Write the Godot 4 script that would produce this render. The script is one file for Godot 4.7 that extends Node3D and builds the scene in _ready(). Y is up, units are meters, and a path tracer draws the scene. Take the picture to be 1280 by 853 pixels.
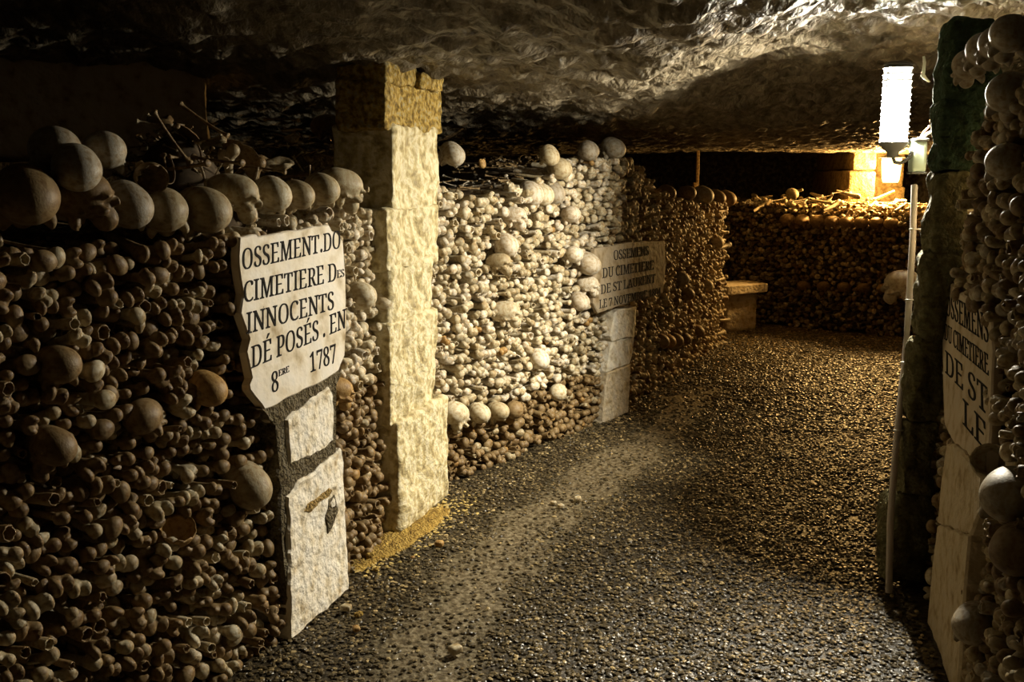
extends Node3D
# Underground gallery whose sides are stacked bones: two lamps, stone piers with inscribed slabs, wet gravel floor.

const EYE := 1.6
const FOCAL := 1250.0
const HORIZON := 212.0
const LAMP := 18.0
const FAR_LAMP := 9.0
var pitch := atan((426.5 - HORIZON) / FOCAL)
var rng := RandomNumberGenerator.new()
var noise_a := FastNoiseLite.new()
var noise_b := FastNoiseLite.new()
var taken := {}
var mats := {}
var bone_meshes: Array = []
var bone_low: Array = []
var skull_meshes := {}
var walls := {}
var skull_spots: Array = []      # [position, radius, wall, landmark phrase]
var blocked: Array = []          # [wall, polygon in that wall's own (along, height) metres]
var pebble_mesh: ArrayMesh

# ------------------------------------------------------------------ places
func ray(px: float, py: float) -> Vector3:
	var u := (px - 640.0) / FOCAL
	var v := -(py - 426.5) / FOCAL
	return Vector3(u, v * cos(pitch) - sin(pitch), -(cos(pitch) + v * sin(pitch)))

func at(px: float, py: float, away: float) -> Vector3:
	var d := ray(px, py)
	return Vector3(0, EYE, 0) + d * (away / -d.z)

func on_plane(px: float, py: float, p: Vector3, n: Vector3) -> Vector3:
	var d := ray(px, py)
	return Vector3(0, EYE, 0) + d * ((p - Vector3(0, EYE, 0)).dot(n) / d.dot(n))

func seen_at(p: Vector3) -> Vector3:   # pixel and depth: only to choose which bones get a node of their own
	var q := p - Vector3(0, EYE, 0)
	var dep := -q.z * cos(pitch) - q.y * sin(pitch)
	var up := q.y * cos(pitch) - q.z * sin(pitch)
	return Vector3(640.0 + FOCAL * q.x / dep, 426.5 - FOCAL * up / dep, dep)

# ------------------------------------------------------------------ nodes
func numbered(called: String) -> String:
	var n: int = taken.get(called, 0)
	taken[called] = n + 1
	return called if n == 0 else "%s_%03d" % [called, n]

func tag(o: Node, label := "", category := "", group := "", kind := "") -> Node:
	if label: o.set_meta("label", label)
	if category: o.set_meta("category", category)
	if group: o.set_meta("group", group)
	if kind: o.set_meta("kind", kind)
	return o

func thing(called: String, where := Vector3.ZERO) -> Node3D:
	var o := Node3D.new()
	o.name = numbered(called)
	o.position = where
	add_child(o, true)
	return o

func obj(called: String, mesh: Mesh, m: Material, parent: Node = null, where := Transform3D()) -> MeshInstance3D:
	var o := MeshInstance3D.new()
	o.name = numbered(called) if parent == null else called
	o.mesh = mesh
	o.material_override = m
	o.transform = where
	o.cast_shadow = GeometryInstance3D.SHADOW_CASTING_SETTING_ON
	if parent == null:
		add_child(o, true)
	else:
		o.name = part_name(called, parent)
		parent.add_child(o, true)
	return o

func part_name(called: String, parent: Node) -> String:
	var key := "%s/%s" % [parent.get_instance_id(), called]
	var n: int = taken.get(key, 0)
	taken[key] = n + 1
	return called if n == 0 else "%s_%03d" % [called, n]

# ------------------------------------------------------------------ meshes
func solid(v: PackedVector3Array, idx: PackedInt32Array, closed := true) -> ArrayMesh:
	if closed:
		var vol := 0.0
		for i in range(0, idx.size(), 3):
			vol += v[idx[i]].dot(v[idx[i + 1]].cross(v[idx[i + 2]]))
		if vol > 0.0:
			for i in range(0, idx.size(), 3):
				var k := idx[i + 1]
				idx[i + 1] = idx[i + 2]
				idx[i + 2] = k
	var nrm := PackedVector3Array()
	nrm.resize(v.size())
	for i in range(0, idx.size(), 3):
		var a := idx[i]
		var b := idx[i + 1]
		var c := idx[i + 2]
		var n := (v[c] - v[a]).cross(v[b] - v[a])
		nrm[a] += n
		nrm[b] += n
		nrm[c] += n
	for i in nrm.size():
		nrm[i] = nrm[i].normalized() if nrm[i].length_squared() > 1e-20 else Vector3.UP
	var arr := []
	arr.resize(Mesh.ARRAY_MAX)
	arr[Mesh.ARRAY_VERTEX] = v
	arr[Mesh.ARRAY_NORMAL] = nrm
	arr[Mesh.ARRAY_INDEX] = idx
	var m := ArrayMesh.new()
	m.add_surface_from_arrays(Mesh.PRIMITIVE_TRIANGLES, arr)
	return m

func faceted(v: PackedVector3Array, idx: PackedInt32Array) -> ArrayMesh:   # every face with corners of its own
	var vv := PackedVector3Array()
	var ii := PackedInt32Array()
	var vol := 0.0
	for i in range(0, idx.size(), 3):
		vol += v[idx[i]].dot(v[idx[i + 1]].cross(v[idx[i + 2]]))
	for i in range(0, idx.size(), 3):
		for k in ([0, 2, 1] if vol > 0.0 else [0, 1, 2]):
			vv.append(v[idx[i + k]])
			ii.append(ii.size())
	return solid(vv, ii, false)

func rings(rows: Array, caps := true) -> ArrayMesh:   # closed rings of points, joined one to the next
	var v := PackedVector3Array()
	var idx := PackedInt32Array()
	var n: int = rows[0].size()
	for r in rows:
		for p in r: v.append(p)
	for i in rows.size() - 1:
		for j in n:
			var a := i * n + j
			var b := i * n + (j + 1) % n
			idx.append_array([a, b, a + n, b, b + n, a + n])
	if caps:
		for e in [0, rows.size() - 1]:
			var c := Vector3.ZERO
			for p in rows[e]: c += p
			v.append(c / n)
			for j in n:
				var a: int = e * n + j
				var b: int = e * n + (j + 1) % n
				if e == 0: idx.append_array([v.size() - 1, b, a])
				else: idx.append_array([v.size() - 1, a, b])
	return solid(v, idx)

func tube(path: Array, radius, sides := 8) -> ArrayMesh:
	var rows := []
	for i in path.size():
		var d: Vector3 = (path[mini(i + 1, path.size() - 1)] - path[maxi(i - 1, 0)]).normalized()
		var s := d.cross(Vector3.UP if absf(d.y) < 0.9 else Vector3.RIGHT).normalized()
		var t := s.cross(d)
		var r: float = radius[i] if radius is Array else radius
		var row := []
		for j in sides:
			var a := TAU * j / sides
			row.append(path[i] + (s * cos(a) + t * sin(a)) * r)
		rows.append(row)
	return rings(rows)

func lathe(profile: Array, sides := 20, wob := 0.0, key := 0.0, capped := true) -> ArrayMesh:   # (radius, height) pairs turned round y
	var rows := []
	for p in profile:
		var row := []
		for j in sides:
			var a := TAU * j / sides
			var w := 1.0 + wob * noise_a.get_noise_3d(cos(a) * 60 + key, sin(a) * 60, p.y * 300 + key)
			row.append(Vector3(cos(a) * p.x * w, p.y + wob * 0.02 * noise_a.get_noise_2d(cos(a) * 90 + key, sin(a) * 90), sin(a) * p.x * w))
		rows.append(row)
	return rings(rows, capped)

func rock(size: Vector3, n: int, edge: float, rough: float, key: float, slope := 0.0) -> ArrayMesh:   # a rough block with worn edges
	var v := PackedVector3Array()
	var idx := PackedInt32Array()
	var weld := {}
	var h := size * 0.5
	for f in 6:
		var ax := f / 2
		var sg := 1.0 if f % 2 == 0 else -1.0
		var ids := []
		for i in n + 1:
			for j in n + 1:
				var p := Vector3.ZERO
				p[ax] = sg * h[ax]
				p[(ax + 1) % 3] = (2.0 * i / n - 1.0) * h[(ax + 1) % 3]
				p[(ax + 2) % 3] = (2.0 * j / n - 1.0) * h[(ax + 2) % 3]
				var kk := Vector3i((p * 20000.0).round())
				if not weld.has(kk):
					var q := p.clamp(-h + Vector3.ONE * edge, h - Vector3.ONE * edge)
					var d := (p - q).normalized()
					q += d * edge
					var k := Vector3(key * 7.3, key * 3.1, key * 5.7)
					var big := noise_a.get_noise_3dv((q + k) * 14.0)
					var small := noise_b.get_noise_3dv((q + k) * 60.0)
					q += d * (big * 1.3 + small * 0.6 - absf(noise_a.get_noise_3dv((q - k) * 38.0)) * 0.9) * rough
					q.x += slope * q.y
					weld[kk] = v.size()
					v.append(q)
				ids.append(weld[kk])
		for i in n:
			for j in n:
				var a: int = ids[i * (n + 1) + j]
				var b: int = ids[i * (n + 1) + j + 1]
				var c: int = ids[(i + 1) * (n + 1) + j]
				var e: int = ids[(i + 1) * (n + 1) + j + 1]
				if sg > 0: idx.append_array([a, b, c, b, e, c])
				else: idx.append_array([a, c, b, b, c, e])
	return solid(v, idx)

func slab(outline: PackedVector2Array, thick: float, jag: float, key: float, chamfer := 0.006, relief := 0.0) -> ArrayMesh:   # a flat stone with an irregular broken outline; its face is at z = 0
	var pts := PackedVector2Array()
	for i in outline.size():
		var a := outline[i]
		var b := outline[(i + 1) % outline.size()]
		var n := maxi(1, int(a.distance_to(b) / 0.022))
		for k in n:
			var p := a.lerp(b, float(k) / n)
			pts.append(p + Vector2(noise_b.get_noise_2d(p.x * 90 + key, p.y * 90), noise_b.get_noise_2d(p.x * 90, p.y * 90 - key)) * jag)
	if Geometry2D.is_polygon_clockwise(pts): pts.reverse()
	var inner := PackedVector2Array()
	var c := Vector2.ZERO
	for p in pts: c += p
	c /= pts.size()
	for p in pts: inner.append(p - (p - c).normalized() * chamfer)
	var v := PackedVector3Array()
	var idx := PackedInt32Array()
	var n := pts.size()
	for i in n: v.append(Vector3(pts[i].x, pts[i].y, -thick))
	for i in n: v.append(Vector3(pts[i].x, pts[i].y, -chamfer))
	for i in n: v.append(Vector3(inner[i].x, inner[i].y, 0))
	for r in 2:
		for i in n:
			var a := r * n + i
			var b := r * n + (i + 1) % n
			idx.append_array([a, b, a + n, b, b + n, a + n])
	if relief > 0.0:      # a roughly dressed face: a net of points, each a little in or out
		var inside := []
		var lo := pts[0]
		var hi := pts[0]
		for p in pts:
			lo = lo.min(p)
			hi = hi.max(p)
		var all := inner.duplicate()
		var y := lo.y
		while y < hi.y:
			var x := lo.x
			while x < hi.x:
				var q := Vector2(x, y) + Vector2(rng.randf(), rng.randf()) * 0.006
				if Geometry2D.is_point_in_polygon(q, inner) and Geometry2D.is_point_in_polygon(q + (q - c).normalized() * 0.012, inner):
					inside.append(q)
				x += 0.016
			y += 0.016
		for q in inside:
			all.append(q)
			v.append(Vector3(q.x, q.y, relief * (noise_a.get_noise_2d(q.x * 30 + key, q.y * 30) + 0.6 * noise_b.get_noise_2d(q.x * 90, q.y * 90 + key))))
		var del := Geometry2D.triangulate_delaunay(all)
		for i in range(0, del.size(), 3):
			var m := (all[del[i]] + all[del[i + 1]] + all[del[i + 2]]) / 3.0
			if not Geometry2D.is_point_in_polygon(m, inner): continue
			var s := (all[del[i + 1]] - all[del[i]]).cross(all[del[i + 2]] - all[del[i]])
			for k in ([0, 1, 2] if s > 0 else [0, 2, 1]): idx.append(2 * n + del[i + k])
	else:
		var face := Geometry2D.triangulate_polygon(inner)
		for i in range(0, face.size(), 3):
			var s := (inner[face[i + 1]] - inner[face[i]]).cross(inner[face[i + 2]] - inner[face[i]])
			for k in ([0, 1, 2] if s > 0 else [0, 2, 1]): idx.append(2 * n + face[i + k])
	var back := Geometry2D.triangulate_polygon(pts)
	for i in range(0, back.size(), 3):
		var s := (pts[back[i + 1]] - pts[back[i]]).cross(pts[back[i + 2]] - pts[back[i]])
		for k in ([0, 2, 1] if s > 0 else [0, 1, 2]): idx.append(back[i + k])
	return faceted(v, idx)

# ------------------------------------------------------------------ shapes by distance
func ell(p: Vector3, c: Vector3, r: Vector3) -> float:
	var q := p - c
	var a := (q / r).length()
	var b := (q / (r * r)).length()
	return a * (a - 1.0) / maxf(b, 1e-6)

func cap(p: Vector3, a: Vector3, b: Vector3, ra: float, rb: float) -> float:
	var t := clampf((p - a).dot(b - a) / (b - a).length_squared(), 0.0, 1.0)
	return p.distance_to(a.lerp(b, t)) - lerpf(ra, rb, t)

func smin(a: float, b: float, k: float) -> float:
	var h := maxf(k - absf(a - b), 0.0) / k
	return minf(a, b) - h * h * k * 0.25

func skull_field(p: Vector3) -> float:
	var q := Vector3(absf(p.x), p.y, p.z)
	var d := smin(ell(q, Vector3(0, 0.012, -0.018), Vector3(0.069, 0.063, 0.080)), ell(q, Vector3(0, 0.012, 0.034), Vector3(0.055, 0.053, 0.052)), 0.03)
	d = smin(d, ell(q, Vector3(0, -0.058, 0.052), Vector3(0.032, 0.036, 0.034)), 0.016)
	d = smin(d, ell(q, Vector3(0.047, -0.034, 0.058), Vector3(0.016, 0.012, 0.018)), 0.012)
	d = smin(d, cap(q, Vector3(0.055, -0.034, 0.052), Vector3(0.063, -0.028, 0.0), 0.006, 0.006), 0.008)
	d = smin(d, ell(q, Vector3(0.028, 0.001, 0.078), Vector3(0.026, 0.008, 0.010)), 0.012)
	d = smin(d, ell(q, Vector3(0.050, -0.050, -0.015), Vector3(0.013, 0.022, 0.016)), 0.012)
	d = smin(d, ell(q, Vector3(0, -0.022, 0.09), Vector3(0.008, 0.016, 0.01)), 0.01)
	d = maxf(d, -ell(q, Vector3(0.028, -0.019, 0.092), Vector3(0.0175, 0.0155, 0.036)))
	d = maxf(d, -ell(p, Vector3(0, -0.047, 0.098), Vector3(0.0115, 0.016, 0.03)))
	d = maxf(d, -ell(q, Vector3(0.072, -0.026, 0.03), Vector3(0.017, 0.024, 0.022)))
	return d

func bone_field(kind: int, p: Vector3) -> float:
	var shaft := cap(p, Vector3(0, 0, -0.05), Vector3(0, 0, -0.5), 0.0135, 0.0125)
	match kind:
		0:   # two knuckles side by side: the lower end of a thigh bone
			var q := Vector3(absf(p.x), p.y, p.z)
			var d := smin(ell(q, Vector3(0.0225, 0.003, -0.025), Vector3(0.0165, 0.027, 0.025)), ell(p, Vector3(0, -0.006, -0.052), Vector3(0.031, 0.020, 0.026)), 0.006)
			return smin(d, smin(shaft, cap(p, Vector3(0, 0, -0.05), Vector3(0, 0, -0.13), 0.022, 0.012), 0.02), 0.02)
		1:   # ball and shoulder: the upper end of a thigh bone
			var d := smin(p.distance_to(Vector3(0.017, 0, -0.024)) - 0.0235, cap(p, Vector3(0.013, 0, -0.03), Vector3(-0.006, 0, -0.06), 0.015, 0.017), 0.006)
			d = smin(d, ell(p, Vector3(-0.022, 0, -0.045), Vector3(0.015, 0.019, 0.026)), 0.012)
			return smin(d, shaft, 0.02)
		2:   # flat plateau: the upper end of a shin bone
			var q := Vector3(absf(p.x), p.y, p.z)
			var d := ell(p, Vector3(0, 0, -0.022), Vector3(0.037, 0.026, 0.020))
			d = maxf(d, -ell(q, Vector3(0.019, 0.002, 0.012), Vector3(0.017, 0.02, 0.018)))
			d = smin(d, cap(p, Vector3(0, 0.004, -0.03), Vector3(0, 0, -0.11), 0.022, 0.012), 0.02)
			return smin(d, shaft, 0.02)
		3:   # round dome: the upper end of an arm bone
			var d := smin(p.distance_to(Vector3(0.005, 0, -0.024)) - 0.0245, p.distance_to(Vector3(-0.02, 0.007, -0.034)) - 0.012, 0.01)
			d = smin(d, p.distance_to(Vector3(-0.012, -0.014, -0.036)) - 0.010, 0.01)
			return smin(d, cap(p, Vector3(0, 0, -0.05), Vector3(0, 0, -0.5), 0.0155, 0.0115), 0.018)
		5:   # small lumpy end with one spur
			var d := smin(ell(p, Vector3(0.002, 0.0, -0.02), Vector3(0.021, 0.017, 0.019)), p.distance_to(Vector3(0.014, 0.010, -0.014)) - 0.011, 0.008)
			d = smin(d, ell(p, Vector3(-0.014, -0.008, -0.022), Vector3(0.012, 0.010, 0.016)), 0.006)
			return smin(d, shaft, 0.02)
	return shaft

func trace(field: Callable, o: Vector3, d: Vector3, far: float) -> Vector3:
	var r := far
	for i in 40:
		var s: float = field.call(o + d * r)
		if s < 0.0003: break
		r -= maxf(s * 0.8, 0.0004)
		if r < 0.002: break
	return o + d * maxf(r, 0.002)

func bone_mesh(kind: int, sides: int, tops: int, length: float) -> ArrayMesh:
	var rows := []
	var f := bone_field.bind()
	var fld := func(p: Vector3) -> float: return bone_field(kind, p)
	for i in range(0, tops + 1):
		var th := 0.06 + (PI * 0.5 - 0.06) * i / tops
		var row := []
		for j in sides:
			var a := TAU * j / sides
			row.append(trace(fld, Vector3(0, 0, -0.026), Vector3(sin(th) * cos(a), sin(th) * sin(a), cos(th)), 0.075))
		rows.append(row)
	for z in [-0.034, -0.043, -0.053, -0.066, -0.084, -0.11, -length]:
		var row := []
		for j in sides:
			var a := TAU * j / sides
			row.append(trace(fld, Vector3(0, 0, z), Vector3(cos(a), sin(a), 0), 0.075))
		rows.append(row)
	return rings(rows)

func hollow_mesh(radius: float, wall: float, sides: int, length: float, key: float) -> ArrayMesh:   # a snapped shaft: a ring with the marrow hole in it
	var prof := [Vector2(0.002, -0.06), Vector2(radius - wall, -0.055), Vector2(radius - wall, -0.012), Vector2(radius - wall + 0.001, -0.002), Vector2(radius - wall * 0.4, 0.0), Vector2(radius, -0.004), Vector2(radius * 0.97, -0.03), Vector2(radius * 0.8, -0.08), Vector2(radius * 0.75, -length)]
	var rows := []
	for p in prof:
		var row := []
		for j in sides:
			var a := TAU * j / sides
			var w := 1.0 + 0.16 * noise_a.get_noise_2d(cos(a) * 40 + key, sin(a) * 40)
			var chip := 0.010 * noise_a.get_noise_2d(cos(a) * 70 + key, sin(a) * 70 + 9) if p.y > -0.02 else 0.0
			row.append(Vector3(cos(a) * p.x * w, sin(a) * p.x * w * 0.9, p.y + chip))
		rows.append(row)
	return rings(rows)

func long_mesh(length: float, key: int, sides := 10) -> ArrayMesh:   # a whole limb bone, lying along x, with a knob at both ends
	var rows := []
	var h := length * 0.5
	var r := length * 0.033
	var prof := [[-1.0, 0.5], [-0.985, 1.3], [-0.95, 2.1], [-0.91, 2.0], [-0.86, 1.4], [-0.75, 1.05], [-0.3, 0.95], [0.2, 0.9], [0.7, 1.0], [0.84, 1.35], [0.9, 1.9], [0.95, 2.2], [0.985, 1.6], [1.0, 0.5]]
	for p in prof:
		var row := []
		for j in sides:
			var a := TAU * j / sides
			var two := 1.0 + (0.28 * absf(cos(a)) - 0.12 if absf(p[0]) > 0.85 else 0.0)
			row.append(Vector3(p[0] * h, sin(a) * r * p[1] * 0.85 + h * 0.04 * (1.0 - p[0] * p[0]) * (1 if key % 2 else -1), cos(a) * r * p[1] * two))
		rows.append(row)
	return rings(rows)

func rib_mesh(key: float) -> ArrayMesh:
	var rows := []
	for i in 15:
		var t := i / 14.0
		var a := -0.3 + t * (2.3 + 0.5 * key)
		var c := Vector3(cos(a) * 0.085, 0.02 * sin(t * 3.0), sin(a) * 0.10)
		var out := Vector3(cos(a), 0, sin(a))
		var row := []
		for j in 8:
			var b := TAU * j / 8
			row.append(c + out * cos(b) * 0.0032 + Vector3.UP * sin(b) * lerpf(0.0055, 0.0085, t))
		rows.append(row)
	return rings(rows)

func hip_mesh(key: float) -> ArrayMesh:   # a blade of hip bone: a dished plate with a socket boss and a broken rim
	var v := PackedVector3Array()
	var idx := PackedInt32Array()
	var n := 22
	for side in 2:
		for i in 7:
			for j in n:
				var a := TAU * j / n
				var rr := (0.02 + 0.98 * i / 6.0)
				var R := 0.062 * (1.0 + 0.25 * cos(2 * a) + 0.2 * noise_a.get_noise_2d(cos(a) * 50 + key * 31, sin(a) * 50))
				var th := (0.004 + 0.016 * exp(-pow((rr - 0.75) / 0.2, 2) - pow(sin((a - 1.0) * 0.5) / 0.3, 2))) * (1.0 if i < 6 else 0.15)
				v.append(Vector3(cos(a) * R * rr, 0.03 * rr * rr * cos(a + 0.5) + (th if side == 0 else -th), sin(a) * R * rr))
	for side in 2:
		var o := side * 7 * n
		for i in 6:
			for j in n:
				var a := o + i * n + j
				var b := o + i * n + (j + 1) % n
				if side == 0: idx.append_array([a, a + n, b, b, a + n, b + n])
				else: idx.append_array([a, b, a + n, b, b + n, a + n])
	for j in n:
		var a := 6 * n + j
		var b := 6 * n + (j + 1) % n
		idx.append_array([a, a + 7 * n, b, b, a + 7 * n, b + 7 * n])
	for side in 2:
		var o := side * 7 * n
		for j in range(1, n - 1):
			if side == 0: idx.append_array([o, o + j + 1, o + j])
			else: idx.append_array([o, o + j, o + j + 1])
	return solid(v, idx)

func skull_mesh(cols: int, lats: int) -> ArrayMesh:
	var rows := []
	for i in range(0, lats + 1):
		var th := 0.03 + (PI - 0.06) * i / lats
		var row := []
		for j in cols:
			var a := TAU * j / cols
			row.append(trace(skull_field, Vector3(0, -0.008, 0.012), Vector3(sin(th) * cos(a), sin(th) * sin(a), cos(th)), 0.125))
		rows.append(row)
	return rings(rows)

func shell_mesh(depth: float, key: float) -> ArrayMesh:   # a broken skull cap: a bowl with thick chipped rim, opening towards +z
	var rows := []
	var n := 32
	for k in 17:
		var row := []
		var inner := k > 8
		var t := (k / 8.0) if not inner else (16 - k) / 8.0
		var r := 1.0 if not inner else 0.91
		for j in n:
			var a := TAU * j / n
			var lim := (0.5 + depth + 0.10 * noise_a.get_noise_2d(cos(a) * 45 + key * 17, sin(a) * 45)) * PI
			var th := 0.03 + lim * t * 0.98
			row.append(Vector3(sin(th) * cos(a) * 0.070 * r, sin(th) * sin(a) * 0.066 * r, -cos(th) * 0.078 * r + 0.01))
		rows.append(row)
	return rings(rows)

func teeth_mesh() -> ArrayMesh:
	var st := SurfaceTool.new()
	st.begin(Mesh.PRIMITIVE_TRIANGLES)
	var cone := rock(Vector3(0.0062, 0.011, 0.006), 3, 0.0018, 0.0, 0.0)
	for i in 9:
		if i == 2: continue
		var a := (i - 4) * 0.24
		st.append_from(cone, 0, Transform3D(Basis(Vector3.UP, a), Vector3(sin(a) * 0.027, -0.0955, 0.052 + cos(a) * 0.028)))
	return st.commit()

# ------------------------------------------------------------------ materials
func noise_tex(freq: float, colors: Array, stops: Array, size := 512, kind := FastNoiseLite.TYPE_SIMPLEX_SMOOTH, key := 1, octaves := 5, stretch := false) -> NoiseTexture2D:
	var t := NoiseTexture2D.new()
	var n := FastNoiseLite.new()
	n.noise_type = kind
	n.frequency = freq
	n.seed = key
	n.fractal_octaves = octaves
	t.noise = n
	t.width = size
	t.height = size
	t.seamless = true
	t.normalize = true
	if colors.size():
		var g := Gradient.new()
		g.colors = PackedColorArray(colors)
		g.offsets = PackedFloat32Array(stops)
		t.color_ramp = g
	return t

func lin(r: float, g: float, b: float) -> Color:
	return Color(r, g, b).linear_to_srgb()

func mat(key: String, color: Color, rough: float, tex: Texture2D = null, scale := 8.0, bump: Texture2D = null, bump_cm := 0.3, spec := 0.4) -> StandardMaterial3D:
	var m := StandardMaterial3D.new()
	m.resource_name = key
	m.albedo_color = color
	m.roughness = rough
	m.metallic_specular = spec
	m.albedo_texture = tex
	m.uv1_triplanar = true
	m.uv1_scale = Vector3.ONE * scale
	if bump:
		m.heightmap_enabled = true
		m.heightmap_texture = bump
		m.heightmap_scale = bump_cm
	mats[key] = m
	return m

var tones := {
	"pale": Vector3(0.70, 0.655, 0.55), "cream": Vector3(0.60, 0.55, 0.41), "tan": Vector3(0.46, 0.40, 0.265), "ochre": Vector3(0.42, 0.27, 0.10),
	"brown": Vector3(0.25, 0.178, 0.086), "grey": Vector3(0.42, 0.39, 0.32)}

func make_materials() -> void:
	var stain := noise_tex(0.012, [Color(0.50, 0.39, 0.26), Color(0.84, 0.77, 0.66), Color(1, 1, 1), Color(0.84, 0.77, 0.66)], [0.0, 0.34, 0.6, 1.0], 512, FastNoiseLite.TYPE_SIMPLEX_SMOOTH, 3)
	var pits := noise_tex(0.05, [], [], 512, FastNoiseLite.TYPE_SIMPLEX_SMOOTH, 4, 4)
	var bone := mat("bone", Color.WHITE, 0.55, stain, 5.0, pits, 0.08)
	bone.vertex_color_use_as_albedo = true
	for t in tones:
		var c: Vector3 = tones[t]
		for k in 2:
			var f := 1.0 - 0.16 * k
			mat("%s %d" % [t, k], lin(c.x * f, c.y * f * (1.0 - 0.03 * k), c.z * f * (1.0 - 0.06 * k)), 0.55, stain, 5.0, pits, 0.08)
	var stone_t := noise_tex(0.008, [Color(0.50, 0.44, 0.32), Color(0.82, 0.76, 0.58), Color(0.97, 0.94, 0.84), Color(0.82, 0.75, 0.56)], [0.0, 0.4, 0.65, 1.0], 512, FastNoiseLite.TYPE_SIMPLEX_SMOOTH, 7, 6)
	var stone_b := noise_tex(0.02, [], [], 512, FastNoiseLite.TYPE_SIMPLEX_SMOOTH, 8, 6)
	mat("pillar stone", lin(0.66, 0.635, 0.56), 0.8, stone_t, 3.2, stone_b, 0.7)
	var crust := noise_tex(0.02, [Color(0.24, 0.20, 0.12), Color(0.52, 0.42, 0.16), Color(0.72, 0.62, 0.34), Color(0.66, 0.63, 0.54)], [0.0, 0.38, 0.6, 0.8], 512, FastNoiseLite.TYPE_SIMPLEX_SMOOTH, 9, 6)
	mat("crusted stone", lin(0.78, 0.74, 0.60), 0.85, crust, 2.5, stone_b, 1.5)
	var white_t := noise_tex(0.01, [Color(0.70, 0.62, 0.48), Color(0.92, 0.88, 0.80), Color(1, 0.98, 0.94), Color(1, 1, 1)], [0.0, 0.28, 0.5, 1.0], 512, FastNoiseLite.TYPE_SIMPLEX_SMOOTH, 11, 6)
	mat("white stone", lin(0.80, 0.77, 0.69), 0.8, white_t, 2.0, stone_b, 0.9)
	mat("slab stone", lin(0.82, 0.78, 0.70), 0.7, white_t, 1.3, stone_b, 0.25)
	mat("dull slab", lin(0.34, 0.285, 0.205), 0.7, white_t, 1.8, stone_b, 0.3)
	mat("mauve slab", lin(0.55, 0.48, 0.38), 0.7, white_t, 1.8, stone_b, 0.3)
	mat("post stone", lin(0.55, 0.48, 0.36), 0.8, white_t, 2.0, stone_b, 0.8)
	mat("mortar", lin(0.19, 0.17, 0.14), 0.95, stone_t, 5.0, stone_b, 2.5)
	mat("moss stone", lin(0.17, 0.17, 0.11), 0.9, stone_t, 3.0, stone_b, 2.0)
	mat("letter paint", lin(0.015, 0.013, 0.012), 0.8, null, 1.0, null, 0.3, 0.2)
	var roof_t := noise_tex(0.01, [Color(0.38, 0.33, 0.25), Color(0.62, 0.575, 0.49), Color(0.82, 0.785, 0.71), Color(0.98, 0.955, 0.90)], [0.0, 0.42, 0.62, 1.0], 1024, FastNoiseLite.TYPE_SIMPLEX_SMOOTH, 13, 6)
	var roof_b := noise_tex(0.014, [], [], 1024, FastNoiseLite.TYPE_SIMPLEX_SMOOTH, 14, 6)
	mat("ceiling rock", lin(0.37, 0.345, 0.295), 0.5, roof_t, 0.9, roof_b, 3.0, 0.5)
	mat("back rock", lin(0.33, 0.305, 0.26), 0.9, roof_t, 1.2, roof_b, 3.0)
	mat("earth", lin(0.17, 0.13, 0.085), 0.95, roof_t, 2.0)
	var ground := mat("ground", Color.WHITE, 0.5, roof_t, 3.0, stone_b, 0.5)
	ground.vertex_color_use_as_albedo = true
	var gravel := mat("gravel", Color.WHITE, 0.37, null, 1.0)
	gravel.vertex_color_use_as_albedo = true
	gravel.uv1_triplanar = false
	gravel.metallic_specular = 0.34
	mat("conduit", lin(0.50, 0.44, 0.40), 0.45)
	mat("clip", lin(0.6, 0.58, 0.52), 0.3).metallic = 0.6
	mat("fin metal", lin(0.14, 0.14, 0.135), 0.6)
	mat("cast metal", lin(0.10, 0.10, 0.09), 0.5)
	mat("box plastic", lin(0.42, 0.52, 0.42), 0.35)
	mat("brown wire", lin(0.30, 0.14, 0.06), 0.5)
	mat("white wire", lin(0.75, 0.78, 0.72), 0.4)
	mat("yellow sand", lin(0.46, 0.33, 0.10), 0.9, stone_t, 6.0, stone_b, 2.0)
	mat("ochre mortar", lin(0.50, 0.38, 0.19), 0.9, stone_t, 6.0, stone_b, 2.0)
	mat("yellow stone", lin(0.20, 0.15, 0.08), 0.85, stone_t, 3.0, stone_b, 1.0)  # far lamp's yellow light put into the colour of pale limestone
	mat("algae stone", lin(0.05, 0.10, 0.07), 0.9, stone_t, 3.0, stone_b, 2.0)  # green of the lamp's glow and the shade put into the stone colour
	mat("timber", lin(0.42, 0.28, 0.10), 0.7, roof_t, 4.0)
	var lamp := mat("lamp glow", Color.WHITE, 0.4)
	lamp.emission_enabled = true
	lamp.emission = Color(1.0, 0.98, 0.94)
	lamp.emission_energy_multiplier = 3.0
	var warm := mat("warm glow", Color.WHITE, 0.4)
	warm.emission_enabled = true
	warm.emission = Color(1.0, 0.86, 0.55)
	warm.emission_energy_multiplier = 4.0

# ------------------------------------------------------------------ bone stacks
func add_wall(key: String, p0: Vector2, p1: Vector2, corridor: int, lean: float, tops: Array) -> void:
	var d := (p1 - p0).normalized()
	var n := Vector2(-d.y, d.x) * corridor
	walls[key] = {"p0": p0, "p1": p1, "d": d, "n": n, "len": p0.distance_to(p1), "lean": lean, "tops": tops, "bones": []}

func wall_point(w: Dictionary, s: float, y: float, out := 0.0) -> Vector3:
	var p: Vector2 = w.p0 + w.d * s + w.n * (out - w.lean * y)
	return Vector3(p.x, y, p.y)

func wall_normal(w: Dictionary) -> Vector3:
	return Vector3(w.n.x, w.lean, w.n.y).normalized()

func wall_hit(w: Dictionary, px: float, py: float, out := 0.0) -> Vector3:
	return on_plane(px, py, wall_point(w, 0.0, 0.0, out), wall_normal(w))

func along(w: Dictionary, p: Vector3) -> float:
	return (Vector2(p.x, p.z) - w.p0).dot(w.d)

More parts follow.
